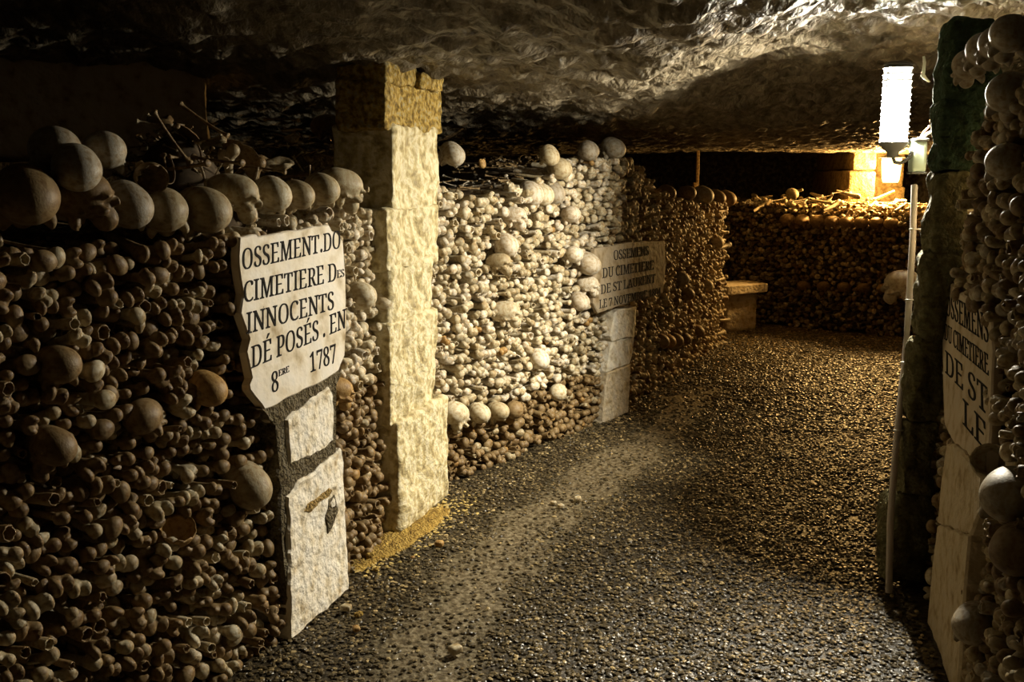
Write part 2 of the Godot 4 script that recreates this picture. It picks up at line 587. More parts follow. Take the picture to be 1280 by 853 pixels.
func top_of(w: Dictionary, s: float) -> float:
	var t: Array = w.tops
	for i in range(1, t.size()):
		if s <= t[i].x:
			return lerpf(t[i - 1].y, t[i].y, clampf((s - t[i - 1].x) / maxf(t[i].x - t[i - 1].x, 1e-4), 0, 1))
	return t[-1].y

func tone_at(key: String, w: Dictionary, s: float, y: float) -> String:
	var r := rng.randf()
	var blotch := noise_a.get_noise_2d(s * 9.0 + key.length() * 20, y * 9.0)
	match key:
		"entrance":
			return "brown" if r < 0.7 else "tan" if r < 0.92 else "ochre" if r < 0.91 else "cream"  # stained bones, browned further to put this wall's dimness into the colour
		"pier", "bright":   # the lowest courses are soiled brown
			if y + 0.06 * blotch < (0.72 if key == "pier" else 0.36 - 0.03 * s): return "brown" if r < 0.9 else "tan" if r < 0.97 else "ochre"
			return "cream" if r < 0.46 else "tan" if r < 0.68 else "pale" if r < 0.985 else "ochre"  # paler bones, the lamp's brightness partly put into their colour
	return "tan" if r < 0.45 else "brown" if r < 0.8 else "grey" if r < 0.9 else "cream"

func fill_wall(key: String, step := 0.047, deep := 2) -> void:
	var w: Dictionary = walls[key]
	var n3 := wall_normal(w)
	var masks := []
	for b in blocked:
		if b[0] == key: masks.append(b[1])
	for layer in deep:
		var y := 0.012
		var odd := 0.0
		while y < 2.1:
			var s := -0.02 + odd * step * 0.6
			while s < w.len + 0.02:
				var ss := s + rng.randf_range(-0.3, 0.3) * step
				var yy := y + rng.randf_range(-0.28, 0.28) * step
				var big := rng.randf_range(0.64, 0.98)
				var dpt := rng.randf_range(-0.034, 0.022) - 0.10 * layer
				var kind: int = [0, 0, 0, 0, 0, 1, 1, 2, 2, 3, 3, 4, 5, 6][rng.randi() % 14]
				var roll := rng.randf() * TAU if rng.randf() < 0.5 else rng.randf_range(-0.5, 0.5)
				var tilt := Vector2(rng.randfn(0.0, 0.11), rng.randfn(0.0, 0.11))
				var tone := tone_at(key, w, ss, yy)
				var shade := rng.randf_range(0.8, 1.12)
				var keep := rng.randf()
				s += step * 1.22
				if yy > top_of(w, ss) or yy < 0.0: continue
				if layer == 0 and keep < 0.09: continue
				var p := wall_point(w, ss, yy, dpt)
				var free := true
				if layer == 0:
					for m in masks:
						if Geometry2D.is_point_in_polygon(Vector2(ss, yy), m): free = false
					for k in skull_spots:
						if p.distance_to(k[0]) < k[1]: free = false
				if not free: continue
				var z := (n3 + Vector3(w.d.x, 0, w.d.y) * tilt.x + Vector3.UP * tilt.y).normalized()
				var x := Vector3.UP.cross(z).normalized().rotated(z, roll)
				var b := Basis(x, z.cross(x), z).scaled_local(Vector3.ONE * big)
				w.bones.append([Transform3D(b, p), kind, tone, shade, layer, ss, yy])
			odd = 1.0 - odd
			y += step * 0.94

func core(key: String, back: float, drop := 0.06, extra := 0.15) -> ArrayMesh:   # packed earth behind the bone ends
	var w: Dictionary = walls[key]
	var rows := []
	var n := 12
	for i in n + 1:
		var s: float = w.len * i / n
		var h := top_of(w, s) - drop
		rows.append([wall_point(w, s, 0.0, -extra), wall_point(w, s, h, -extra), wall_point(w, s, h + 0.03, -extra - back), wall_point(w, s, 0.0, -extra - back)])
	return rings(rows)

var kind_words := ["two-knobbed bone end", "ball-headed bone end", "flat-topped bone end", "domed bone end", "hollow snapped bone", "spurred bone end", "wide hollow bone ring"]
var kind_names := ["knuckle_bone", "ball_bone", "shin_bone", "arm_bone", "hollow_bone", "spur_bone", "ring_bone"]
var number_words := ["level with", "one course", "two courses", "three courses", "four courses", "five courses", "six courses", "seven courses", "eight courses", "nine courses", "ten courses", "eleven courses", "twelve courses"]
var step_words := ["", "one bone", "two bones", "three bones", "four bones", "five bones", "six bones", "seven bones", "eight bones", "nine bones", "ten bones"]

var used_labels := {}

func bone_label(key: String, b: Array) -> String:   # kind and colour, then where it sits from the closest skull (or the next closest, if that is taken)
	var w: Dictionary = walls[key]
	var marks := []
	for k in skull_spots:
		if k[2] != key or k[3] == "": continue
		var ds: float = b[5] - along(w, k[0])
		var dy: float = b[6] - k[0].y
		marks.append([Vector2(ds, dy).length(), ds, dy, k[3]])
	marks.sort_custom(func(p, q): return p[0] < q[0])
	var text := "%s %s in the stack" % [b[2], kind_words[b[1]]]
	for m in marks:
		var up := clampi(roundi(absf(m[2]) / 0.044), 0, 12)
		var side := clampi(roundi(absf(m[1]) / 0.057), 0, 10)
		text = "%s %s " % [b[2], kind_words[b[1]]]
		text += "level with " if up == 0 else "%s %s " % [number_words[up], "above" if m[2] > 0 else "below"]
		text += m[3]
		if side and text.split(" ").size() < 13: text += ", %s %s" % [step_words[side], "deeper in" if m[1] > 0 else "nearer out"]
		if not used_labels.has(text): break
	used_labels[text] = true
	return text

func place_bones() -> void:
	# the 300 bone ends that show largest get a node each; the rest of every stack is one object
	var rank := []
	for key in walls:
		var n3 := wall_normal(walls[key])
		for b in walls[key].bones:
			if b[4] > 0: continue
			var q := seen_at(b[0].origin)
			if q.z < 0.5 or q.x < 6 or q.x > 1274 or q.y < 4 or q.y > 849: continue
			if key == "behind pier": continue
			var view: Vector3 = (Vector3(0, EYE, 0) - b[0].origin).normalized()
			rank.append([pow(b[0].basis.x.length() / q.z, 2) * maxf(n3.dot(view), 0.05), key, b])
	rank.sort_custom(func(a, c): return a[0] > c[0])
	for r in rank.slice(0, 300):
		var b: Array = r[2]
		var k := 0 if b[3] > 0.95 else 1
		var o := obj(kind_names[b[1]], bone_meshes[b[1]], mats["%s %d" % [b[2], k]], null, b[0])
		tag(o, bone_label(r[1], b), "bone", "bone ends in the %s stack" % {"entrance": "dark", "pier": "shaded", "bright": "brightly lit"}.get(r[1], "shadowed"))
		b.append("own")
	for key in walls:
		var by := {}
		for b in walls[key].bones:
			if b.size() > 7: continue
			by.get_or_add(b[1], []).append(b)
		var stack := thing("bone_stack")
		tag(stack, {"entrance": "dark stacked bones filling the near wall before the white pier", "pier": "tan stacked bones between the white pier and tall stone pillar", "bright": "pale stacked bones lit brightly beyond the tall stone pillar",
			"bend": "grey stacked bones around and past the small grey slab", "end": "bone stack's shadowed return at the far bend", "far": "dim bone stack closing the far end of the gallery", "near": "shadowed stacked bones beside the dark inscribed slab",
			"behind pier": "stacked bones behind the conduit pipe and rough pier"}[key], "bone stack", "", "stuff")
		obj("packed_earth", core(key, 1.0 if key != "behind pier" else 0.4), mats["earth"], stack).set_meta("kind", "stuff")
		for kind in by:
			var mm := MultiMesh.new()
			mm.transform_format = MultiMesh.TRANSFORM_3D
			mm.use_colors = true
			mm.mesh = bone_low[kind]
			mm.instance_count = by[kind].size()
			for i in by[kind].size():
				var b: Array = by[kind][i]
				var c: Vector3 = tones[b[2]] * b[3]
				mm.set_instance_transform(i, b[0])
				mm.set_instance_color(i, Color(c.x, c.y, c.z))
			var mi := MultiMeshInstance3D.new()
			mi.name = part_name("packed_bones", stack)
			mi.multimesh = mm
			mi.material_override = mats["bone"]
			mi.set_meta("kind", "stuff")
			stack.add_child(mi, true)

# ------------------------------------------------------------------ skulls
func skull(where: Vector3, face: Vector3, size: float, tone: String, label: String, group: String, form := "skull", roll := 0.0, wall := "", mark := "") -> void:
	var z := face.normalized()
	var x := Vector3.UP.cross(z).normalized().rotated(z, roll)
	var b := Basis(x, z.cross(x), z).scaled_local(Vector3.ONE * size)
	var m: Material = mats[tone + (" 0" if rng.randf() < 0.6 else " 1")]
	if form == "cap":
		tag(obj("broken_skull", skull_meshes[["cap a", "cap b"][rng.randi() % 2]], m, null, Transform3D(b, where)), label, "skull", group)
	else:
		var o := thing("skull", where)
		o.basis = b
		obj("cranium", skull_meshes["fine" if form != "small" else "small"], m, o)
		if form == "toothed": obj("teeth", skull_meshes["teeth"], mats["cream 0"], o)
		tag(o, label, "skull", group)
	skull_spots.append([where, 0.078 * size, wall, mark])

# px, py, apparent height in px, face (yaw from the wall's normal, pitch), tone, form, label, landmark phrase
func skulls_on(key: String, group: String, list: Array, out := -0.01) -> void:
	var w: Dictionary = walls[key]
	for e in list:
		var p := wall_hit(w, e[0], e[1], out)
		var dep := seen_at(p).z
		var size := clampf(e[2] * dep / FOCAL / 0.142, 0.78, 1.12)
		var n := Vector3(w.n.x, 0, w.n.y)
		var f := n.rotated(Vector3.UP, deg_to_rad(e[3]))
		f = (f * cos(deg_to_rad(e[4])) + Vector3.UP * sin(deg_to_rad(e[4]))).normalized()
		skull(p, f, size, e[5], e[7], group, e[6], rng.randf_range(-0.15, 0.15), key, e[8] if e.size() > 8 else "")

func block(key: String, px: Array) -> void:
	var w: Dictionary = walls[key]
	var poly := PackedVector2Array()
	for p in px:
		var h := wall_hit(w, p[0], p[1])
		poly.append(Vector2(along(w, h), h.y))
	blocked.append([key, poly])

# ------------------------------------------------------------------ slabs
func frame_of(p: Vector3, n: Vector3) -> Transform3D:
	var x := Vector3.UP.cross(n).normalized()
	return Transform3D(Basis(x, n.cross(x), n), p)

func flat(px: Array, f: Transform3D) -> PackedVector2Array:
	var out := PackedVector2Array()
	for p in px:
		var q := f.affine_inverse() * on_plane(p[0], p[1], f.origin, f.basis.z)
		out.append(Vector2(q.x, q.y))
	return out

func letters(text: String, px: Array, f: Transform3D, parent: Node, called := "inscription_line") -> void:   # px: lower left, lower right, upper left of the line
	var q := flat(px, f)
	var t := TextMesh.new()
	var font := SystemFont.new()
	font.font_names = PackedStringArray(["Droid Serif"])
	t.font = font
	t.font_size = 48
	t.pixel_size = 0.01
	t.depth = 0.02
	t.curve_step = 1.0
	t.text = text
	var box := t.get_aabb()
	var ex := (q[1] - q[0])
	var ey := (q[2] - q[0])
	var b := Basis(Vector3(ex.x, ex.y, 0) / box.size.x, Vector3(ey.x, ey.y, 0) / box.size.y, Vector3(0, 0, 0.0025 / box.size.z))
	var o := Vector3(q[0].x, q[0].y, 0.0008) - b * Vector3(box.position.x, box.position.y, box.position.z + box.size.z * 0.5)
	obj(called, t, mats["letter paint"], parent, Transform3D(b, o))

func block_slab(called: String, px: Array, f: Transform3D, thick: float, m: String, parent: Node3D, jag := 0.012, relief := 0.004, sink := 0.0) -> MeshInstance3D:
	return obj(called, slab(flat(px, f), thick, jag, px[0][0], 0.008, relief), mats[m], parent, Transform3D(Basis(), Vector3(0, 0, -sink)))

# ------------------------------------------------------------------ the place
func _ready() -> void:
	rng.seed = 20
	noise_a.seed = 5
	noise_a.frequency = 0.1
	noise_a.fractal_octaves = 4
	noise_b.seed = 6
	noise_b.frequency = 0.1
	noise_b.fractal_octaves = 3
	# camera
	var cam := Camera3D.new()
	cam.name = "camera"
	cam.position = Vector3(0, EYE, 0)
	cam.rotation.x = -pitch
	cam.fov = rad_to_deg(2.0 * atan(426.5 / FOCAL))
	cam.near = 0.05
	add_child(cam)
	cam.current = true
	# air and exposure
	var env := Environment.new()
	env.background_mode = Environment.BG_COLOR
	env.background_color = Color.BLACK
	env.tonemap_mode = Environment.TONE_MAPPER_LINEAR
	env.tonemap_exposure = 1.0
	env.sdfgi_enabled = true
	env.ssao_enabled = true
	env.ssil_enabled = true
	var we := WorldEnvironment.new()
	we.name = "surroundings"
	we.environment = env
	add_child(we)
	make_materials()
	# stacks: floor lines of the bone walls, heights of their tops
	add_wall("entrance", Vector2(-2.05, -0.55), Vector2(-0.77, -3.23), 1, 0.03, [Vector2(0, 1.44), Vector2(2.0, 1.43), Vector2(2.35, 1.385), Vector2(2.75, 1.375), Vector2(3.0, 1.42)])
	add_wall("pier", Vector2(-0.77, -3.23), Vector2(-0.545, -4.25), 1, 0.03, [Vector2(0, 1.42), Vector2(0.45, 1.44), Vector2(0.75, 1.47), Vector2(1.1, 1.47)])
	add_wall("bright", Vector2(-0.47, -4.70), Vector2(0.69, -6.40), 1, 0.02, [Vector2(0, 1.57), Vector2(0.28, 1.54), Vector2(0.55, 1.47), Vector2(0.85, 1.45), Vector2(1.15, 1.52), Vector2(1.45, 1.58), Vector2(1.7, 1.66), Vector2(2.1, 1.68)])
	add_wall("bend", Vector2(0.69, -6.40), Vector2(1.97, -9.17), 1, 0.02, [Vector2(0, 1.68), Vector2(0.4, 1.66), Vector2(0.9, 1.5), Vector2(1.3, 1.36), Vector2(3.1, 1.30)])
	add_wall("end", Vector2(1.97, -9.17), Vector2(1.2, -9.9), 1, 0.02, [Vector2(0, 1.30), Vector2(1.2, 1.28)])
	add_wall("far", Vector2(1.5, -11.45), Vector2(4.6, -8.85), 1, 0.02, [Vector2(0, 1.28), Vector2(4.1, 1.24)])
	add_wall("near", Vector2(0.98, -1.3), Vector2(1.56, -3.55), -1, 0.015, [Vector2(0, 1.84), Vector2(1.6, 1.84), Vector2(2.0, 1.80), Vector2(2.4, 1.72)])
	add_wall("behind pier", Vector2(1.58, -3.83), Vector2(2.62, -6.3), -1, 0.02, [Vector2(0, 1.5), Vector2(3.0, 1.5)])
	build_shell()
	build_lamps()
	for k in 7:
		var hi: ArrayMesh
		var lo: ArrayMesh
		if k == 4:
			hi = hollow_mesh(0.0165, 0.0055, 20, 0.22, 1.0)
			lo = hollow_mesh(0.0165, 0.0055, 12, 0.22, 1.0)
		elif k == 6:
			hi = hollow_mesh(0.025, 0.007, 24, 0.2, 5.0)
			lo = hollow_mesh(0.025, 0.007, 14, 0.2, 5.0)
		else:
			hi = bone_mesh(k, 24, 9, 0.24)
			lo = bone_mesh(k, 14, 5, 0.24)
		bone_meshes.append(hi)
		bone_low.append(lo)
	skull_meshes["fine"] = skull_mesh(56, 44)
	skull_meshes["small"] = skull_mesh(28, 22)
	skull_meshes["cap a"] = shell_mesh(0.02, 1.0)
	skull_meshes["cap b"] = shell_mesh(0.12, 4.0)
	skull_meshes["teeth"] = teeth_mesh()
	build_stones()
	build_skulls()
	for key in walls:
		fill_wall(key, 0.054 if key in ["far", "end"] else 0.047)
	place_bones()
	build_loose()
	build_gravel()

func corridor() -> PackedVector2Array:
	return PackedVector2Array([Vector2(-2.05, -0.5), Vector2(-0.80, -3.23), Vector2(-0.58, -4.3), Vector2(-0.42, -4.75), Vector2(0.66, -6.45), Vector2(1.94, -9.2), Vector2(1.2, -9.9), Vector2(1.55, -11.35), Vector2(4.5, -8.85), Vector2(2.6, -6.3), Vector2(1.56, -3.75), Vector2(1.0, -1.3), Vector2(0.9, -0.5)])

func ceiling_height(x: float, z: float) -> float:
	var base := 2.13 - 0.058 * (-z - 3.0)
	base += 0.21 * maxf(0.0, z + 3.7) + 0.15 * smoothstep(0.5, 1.3, x) * smoothstep(-7.0, -5.4, z)
	base = maxf(base, 1.775 + 0.02 * sin(x))
	var q := Vector3(x, 0, z)
	var broad := noise_a.get_noise_2d(x * 6.0, z * 6.0) * 0.05
	var flake := absf(noise_a.get_noise_2d(x * 22.0 + 40, z * 34.0)) * 0.095
	var fine := noise_b.get_noise_2d(x * 75.0, z * 110.0) * 0.014 + absf(noise_b.get_noise_2d(x * 160.0, z * 200.0)) * 0.008
	var calm := clampf((-z - 6.5) / 2.0, 0.0, 1.0)
	return base + broad * (1.0 - 0.6 * calm) - (flake + fine) * (1.0 - 0.55 * calm) + 0.02

func build_shell() -> void:
	# ceiling: one mass of rock with a flaking underside
	var step := 0.03
	var x0 := -3.3
	var x1 := 5.2
	var z0 := -13.2
	var z1 := 0.0
	var nx := int((x1 - x0) / step)
	var nz := int((z1 - z0) / step)
	var v := PackedVector3Array()
	var idx := PackedInt32Array()
	for i in nz + 1:
		for j in nx + 1:
			var x := x0 + j * step
			var z := z0 + i * step
			v.append(Vector3(x, ceiling_height(x, z), z))
	for i in nz:
		for j in nx:
			var a := i * (nx + 1) + j
			var c := a + nx + 1
			idx.append_array([a, c, a + 1, a + 1, c, c + 1])
	var ceil := obj("ceiling", solid(v, idx, false), mats["ceiling rock"])
	tag(ceil, "low flaking limestone ceiling over the whole gallery", "ceiling", "", "structure")
	var mass := BoxMesh.new()
	mass.size = Vector3(17, 0.4, 18)
	obj("rock_mass", mass, mats["back rock"], ceil, Transform3D(Basis(), Vector3(-0.5, 3.4, -6)))
	for s in [[Vector3(-5.7, 2.15, -6.6), Vector3(4.9, 0.7, 18)], [Vector3(5.9, 2.15, -6.6), Vector3(1.5, 0.7, 18)], [Vector3(1.0, 2.15, -14.0), Vector3(9.0, 0.7, 1.9)]]:
		obj("rock_ledge", rock(s[1], 16, 0.05, 0.03, s[0].x), mats["back rock"], ceil, Transform3D(Basis(), s[0]))
	# floor
	v = PackedVector3Array()
	idx = PackedInt32Array()
	var col := PackedColorArray()
	step = 0.04
	x0 = -3.0
	x1 = 5.0
	z0 = -12.4
	z1 = 0.2
	nx = int((x1 - x0) / step)
	nz = int((z1 - z0) / step)
	for i in nz + 1:
		for j in nx + 1:
			var x := x0 + j * step
			var z := z0 + i * step
			v.append(Vector3(x, floor_height(x, z), z))
			var sand := sandiness(x, z)
			col.append(Color(0.07, 0.058, 0.036).lerp(Color(0.30, 0.27, 0.20), sand))
	for i in nz:
		for j in nx:
			var a := i * (nx + 1) + j
			var c := a + nx + 1
			idx.append_array([a, a + 1, c, a + 1, c + 1, c])
	var fm := solid(v, idx, false)
	var arr := fm.surface_get_arrays(0)
	arr[Mesh.ARRAY_COLOR] = col
	var fm2 := ArrayMesh.new()
	fm2.add_surface_from_arrays(Mesh.PRIMITIVE_TRIANGLES, arr)
	var fl := obj("floor", fm2, mats["ground"])
	tag(fl, "dark damp ground of the gallery with a paler trodden sandy track", "floor", "", "structure")
	var bed := BoxMesh.new()
	bed.size = Vector3(17, 0.3, 18)
	obj("bedrock", bed, mats["back rock"], fl, Transform3D(Basis(), Vector3(-0.5, -0.2, -6)))
	# outer rock
	for s in [["wall_left", Vector3(-8.0, 1.2, -6), Vector3(0.6, 3.4, 18)], ["wall_back", Vector3(-0.5, 1.2, -14.6), Vector3(16, 3.0, 0.8)], ["wall_right", Vector3(6.4, 1.2, -6), Vector3(0.6, 3.0, 18)], ["wall_front", Vector3(-0.5, 1.2, 2.4), Vector3(16, 4.0, 0.6)]]:
		var o := obj(s[0], rock(s[2], 40, 0.05, 0.06, s[1].x), mats["back rock"], null, Transform3D(Basis(), s[1]))
		tag(o, "rough dark quarry rock closing the %s of the gallery" % {"wall_left": "void behind the near stacks", "wall_back": "far end", "wall_right": "void behind the dark slab's stack", "wall_front": "entrance"}[s[0]], "wall", "", "structure")


func floor_height(x: float, z: float) -> float:
	return noise_a.get_noise_2d(x * 8.0, z * 8.0) * 0.016 + noise_b.get_noise_2d(x * 60.0, z * 60.0) * 0.006 - 0.004

func sandiness(x: float, z: float) -> float:   # the trodden track, in patches
	var path := [Vector2(-0.30, -2.9), Vector2(-0.05, -3.9), Vector2(0.35, -4.9), Vector2(0.85, -5.9), Vector2(1.4, -7.2)]
	var d := 1e9
	for i in path.size() - 1:
		d = minf(d, Vector2(x, z).distance_to(Geometry2D.get_closest_point_to_segment(Vector2(x, z), path[i], path[i + 1])))
	var n := noise_a.get_noise_2d(x * 14.0 + 7, z * 14.0) * 0.9 + noise_b.get_noise_2d(x * 60.0, z * 60.0) * 0.5
	return clampf((0.22 - d) / 0.14 + n * 1.1 + 0.1, 0.0, 1.0)

func build_lamps() -> void:
	# finned tube lamp hung from an arm on the rough pier
	var c := at(1120, 128, 4.5)
	var lamp := thing("finned_lamp", c)
	lamp.scale = Vector3.ONE * 1.166
	tag(lamp, "white finned tube lamp glowing on its arm beside the rough pier", "lamp")
	obj("glowing_tube", lathe([Vector2(0.001, -0.135), Vector2(0.018, -0.135), Vector2(0.022, -0.128), Vector2(0.022, 0.128), Vector2(0.016, 0.135), Vector2(0.001, 0.137)], 20), mats["lamp glow"], lamp)
	for i in 12:
		var y := -0.126 + i * 0.024
		obj("ring_fin", lathe([Vector2(0.038, y), Vector2(0.054, y - 0.014), Vector2(0.0545, y - 0.0128), Vector2(0.0385, y + 0.0012), Vector2(0.038, y)], 28, 0.0, 0.0, false), mats["fin metal"], lamp)
	for i in 3:
		var a := TAU * i / 3.0 + 0.6
		obj("fin_rod", tube([Vector3(cos(a) * 0.05, -0.14, sin(a) * 0.05), Vector3(cos(a) * 0.05, 0.135, sin(a) * 0.05)], 0.0018, 6), mats["fin metal"], lamp)
	var shield := []
	for i in 19:
		var a := deg_to_rad(-35.0 + 110.0 * i / 18.0)
		var o := Vector3(sin(a), 0, -cos(a))
		shield.append([o * 0.060 + Vector3(0, -0.145, 0), o * 0.062 + Vector3(0, -0.145, 0), o * 0.062 + Vector3(0, 0.14, 0), o * 0.060 + Vector3(0, 0.14, 0)])
	obj("rear_shield", rings(shield), mats["fin metal"], lamp)  # unseen shield, shaped to keep the lamp off the bend and far stacks
	obj("lamp_cap", lathe([Vector2(0.001, 0.150), Vector2(0.03, 0.149), Vector2(0.05, 0.141), Vector2(0.054, 0.136), Vector2(0.001, 0.138)], 28), mats["fin metal"], lamp)
	obj("socket", lathe([Vector2(0.001, -0.205), Vector2(0.02, -0.205), Vector2(0.022, -0.185), Vector2(0.034, -0.175), Vector2(0.052, -0.158), Vector2(0.056, -0.15), Vector2(0.054, -0.146), Vector2(0.001, -0.146)], 24), mats["cast metal"], lamp)
	var bx := at(1147, 196, 4.53)
	obj("arm", tube([Vector3(0, -0.2, 0), Vector3(0.01, -0.222, 0), Vector3(0.03, -0.226, 0), Vector3(0.06, -0.21, 0), (bx - c) / 1.166 + Vector3(0, 0.07, 0)], 0.007, 8), mats["cast metal"], lamp)
	for i in 5:
		var om := OmniLight3D.new()
		om.name = part_name("lamp_light", lamp)
		om.position = Vector3(0, -0.126 + 0.048 * (i + 1) - [0.005, 0.007, 0.010, 0.012, 0.014][i], 0)
		om.light_color = Color(1.0, 0.965, 0.88)
		om.light_energy = LAMP / 5.0
		om.light_size = 0.015
		om.omni_range = 30.0
		om.omni_attenuation = 2.0
		om.shadow_enabled = true
		lamp.add_child(om)
	# junction box and wires
	var jb := thing("junction_box", bx)
	jb.scale = Vector3.ONE * 1.166
	tag(jb, "pale green junction box under the finned lamp", "box")
	obj("body", rock(Vector3(0.055, 0.115, 0.05), 8, 0.008, 0.0, 0.0), mats["box plastic"], jb)
	obj("lid", rock(Vector3(0.062, 0.012, 0.056), 6, 0.004, 0.0, 0.0), mats["cast metal"], jb, Transform3D(Basis(), Vector3(0, 0.063, 0)))
	obj("foot", rock(Vector3(0.06, 0.010, 0.054), 6, 0.004, 0.0, 0.0), mats["cast metal"], jb, Transform3D(Basis(), Vector3(0, -0.061, 0)))
	obj("bracket", tube([Vector3(0.02, -0.02, -0.01), Vector3(0.07, -0.02, -0.02), Vector3(0.16, -0.03, -0.03)], 0.008, 6), mats["cast metal"], jb)
	obj("wire", tube([Vector3(0.0, 0.066, 0.01), Vector3(0.012, 0.09, 0.012), Vector3(0.03, 0.11, 0.012), Vector3(0.037, 0.135, 0.008)], 0.0045, 8), mats["brown wire"], jb).set_meta("label", "short brown wire leaving the box top")
	obj("wire", tube([Vector3(0.012, 0.066, 0.0), Vector3(0.03, 0.085, 0.0), Vector3(0.06, 0.10, 0.0), Vector3(0.09, 0.105, -0.02)], 0.006, 8), mats["white wire"], jb).set_meta("label", "pale wire bending to the pier")
	var hk := at(1154, 88, 4.2)
	tag(obj("wire_hook", tube([Vector3(-0.002, 0.055, 0), Vector3(0.002, 0.03, 0.004), Vector3(0.0, 0.0, 0.006), Vector3(-0.003, -0.02, 0.006), Vector3(0.01, -0.032, 0.002), Vector3(0.03, -0.045, -0.004)], [0.005, 0.006, 0.007, 0.009, 0.007, 0.004]), mats["white wire"], null, Transform3D(Basis(), hk)), "bright bent wire hook on the pier above the finned lamp", "hook")
	# conduit down the pier
	var pts := []
	for p in [[1143, 232, 4.15], [1141, 300, 4.05], [1135, 400, 3.90], [1128, 480, 3.80], [1119, 570, 3.70], [1113, 650, 3.63], [1111, 741, 3.60]]:
		pts.append(at(p[0], p[1], p[2]))
	var con := thing("conduit_pipe", pts[-1])
	tag(con, "thin pale conduit pipe running down the rough pier to the floor", "pipe")
	var rel := []
	for p in pts: rel.append(p - pts[-1])
	obj("pipe", tube(rel, 0.0125, 10), mats["conduit"], con)
	for p in [[1141.5, 287, 4.07], [1136.5, 375, 3.94], [1130.5, 453, 3.83], [1122, 538, 3.74]]:
		var q: Vector3 = at(p[0], p[1], p[2]) - pts[-1]
		obj("pipe_clip", tube([q + Vector3(-0.018, 0, 0.004), q + Vector3(-0.008, 0.002, 0.016), q + Vector3(0.008, 0.002, 0.016), q + Vector3(0.03, 0.0, 0.0)], 0.0035, 6), mats["clip"], con)
	# the far lamp above the end stack
	var f := at(1114, 213, 10.05)
	var far := thing("wall_lamp", f)
	tag(far, "warm glowing wall lamp above the far bone stack", "lamp")
	obj("glowing_glass", lathe([Vector2(0.001, -0.12), Vector2(0.07, -0.12), Vector2(0.083, -0.09), Vector2(0.098, 0.09), Vector2(0.09, 0.12), Vector2(0.001, 0.125)], 24), mats["warm glow"], far)
	obj("lamp_cap", lathe([Vector2(0.001, 0.150), Vector2(0.06, 0.148), Vector2(0.125, 0.128), Vector2(0.128, 0.122), Vector2(0.001, 0.126)], 24), mats["cast metal"], far)  # rim widened to keep the far lamp's light off the ceiling
	var fo := OmniLight3D.new()
	fo.name = "far_lamp_light"
	fo.light_color = Color(1.0, 0.79, 0.47)
	fo.light_energy = FAR_LAMP
	fo.light_size = 0.07
	fo.omni_range = 30.0
	fo.omni_attenuation = 2.0
	fo.shadow_enabled = true
	far.add_child(fo)

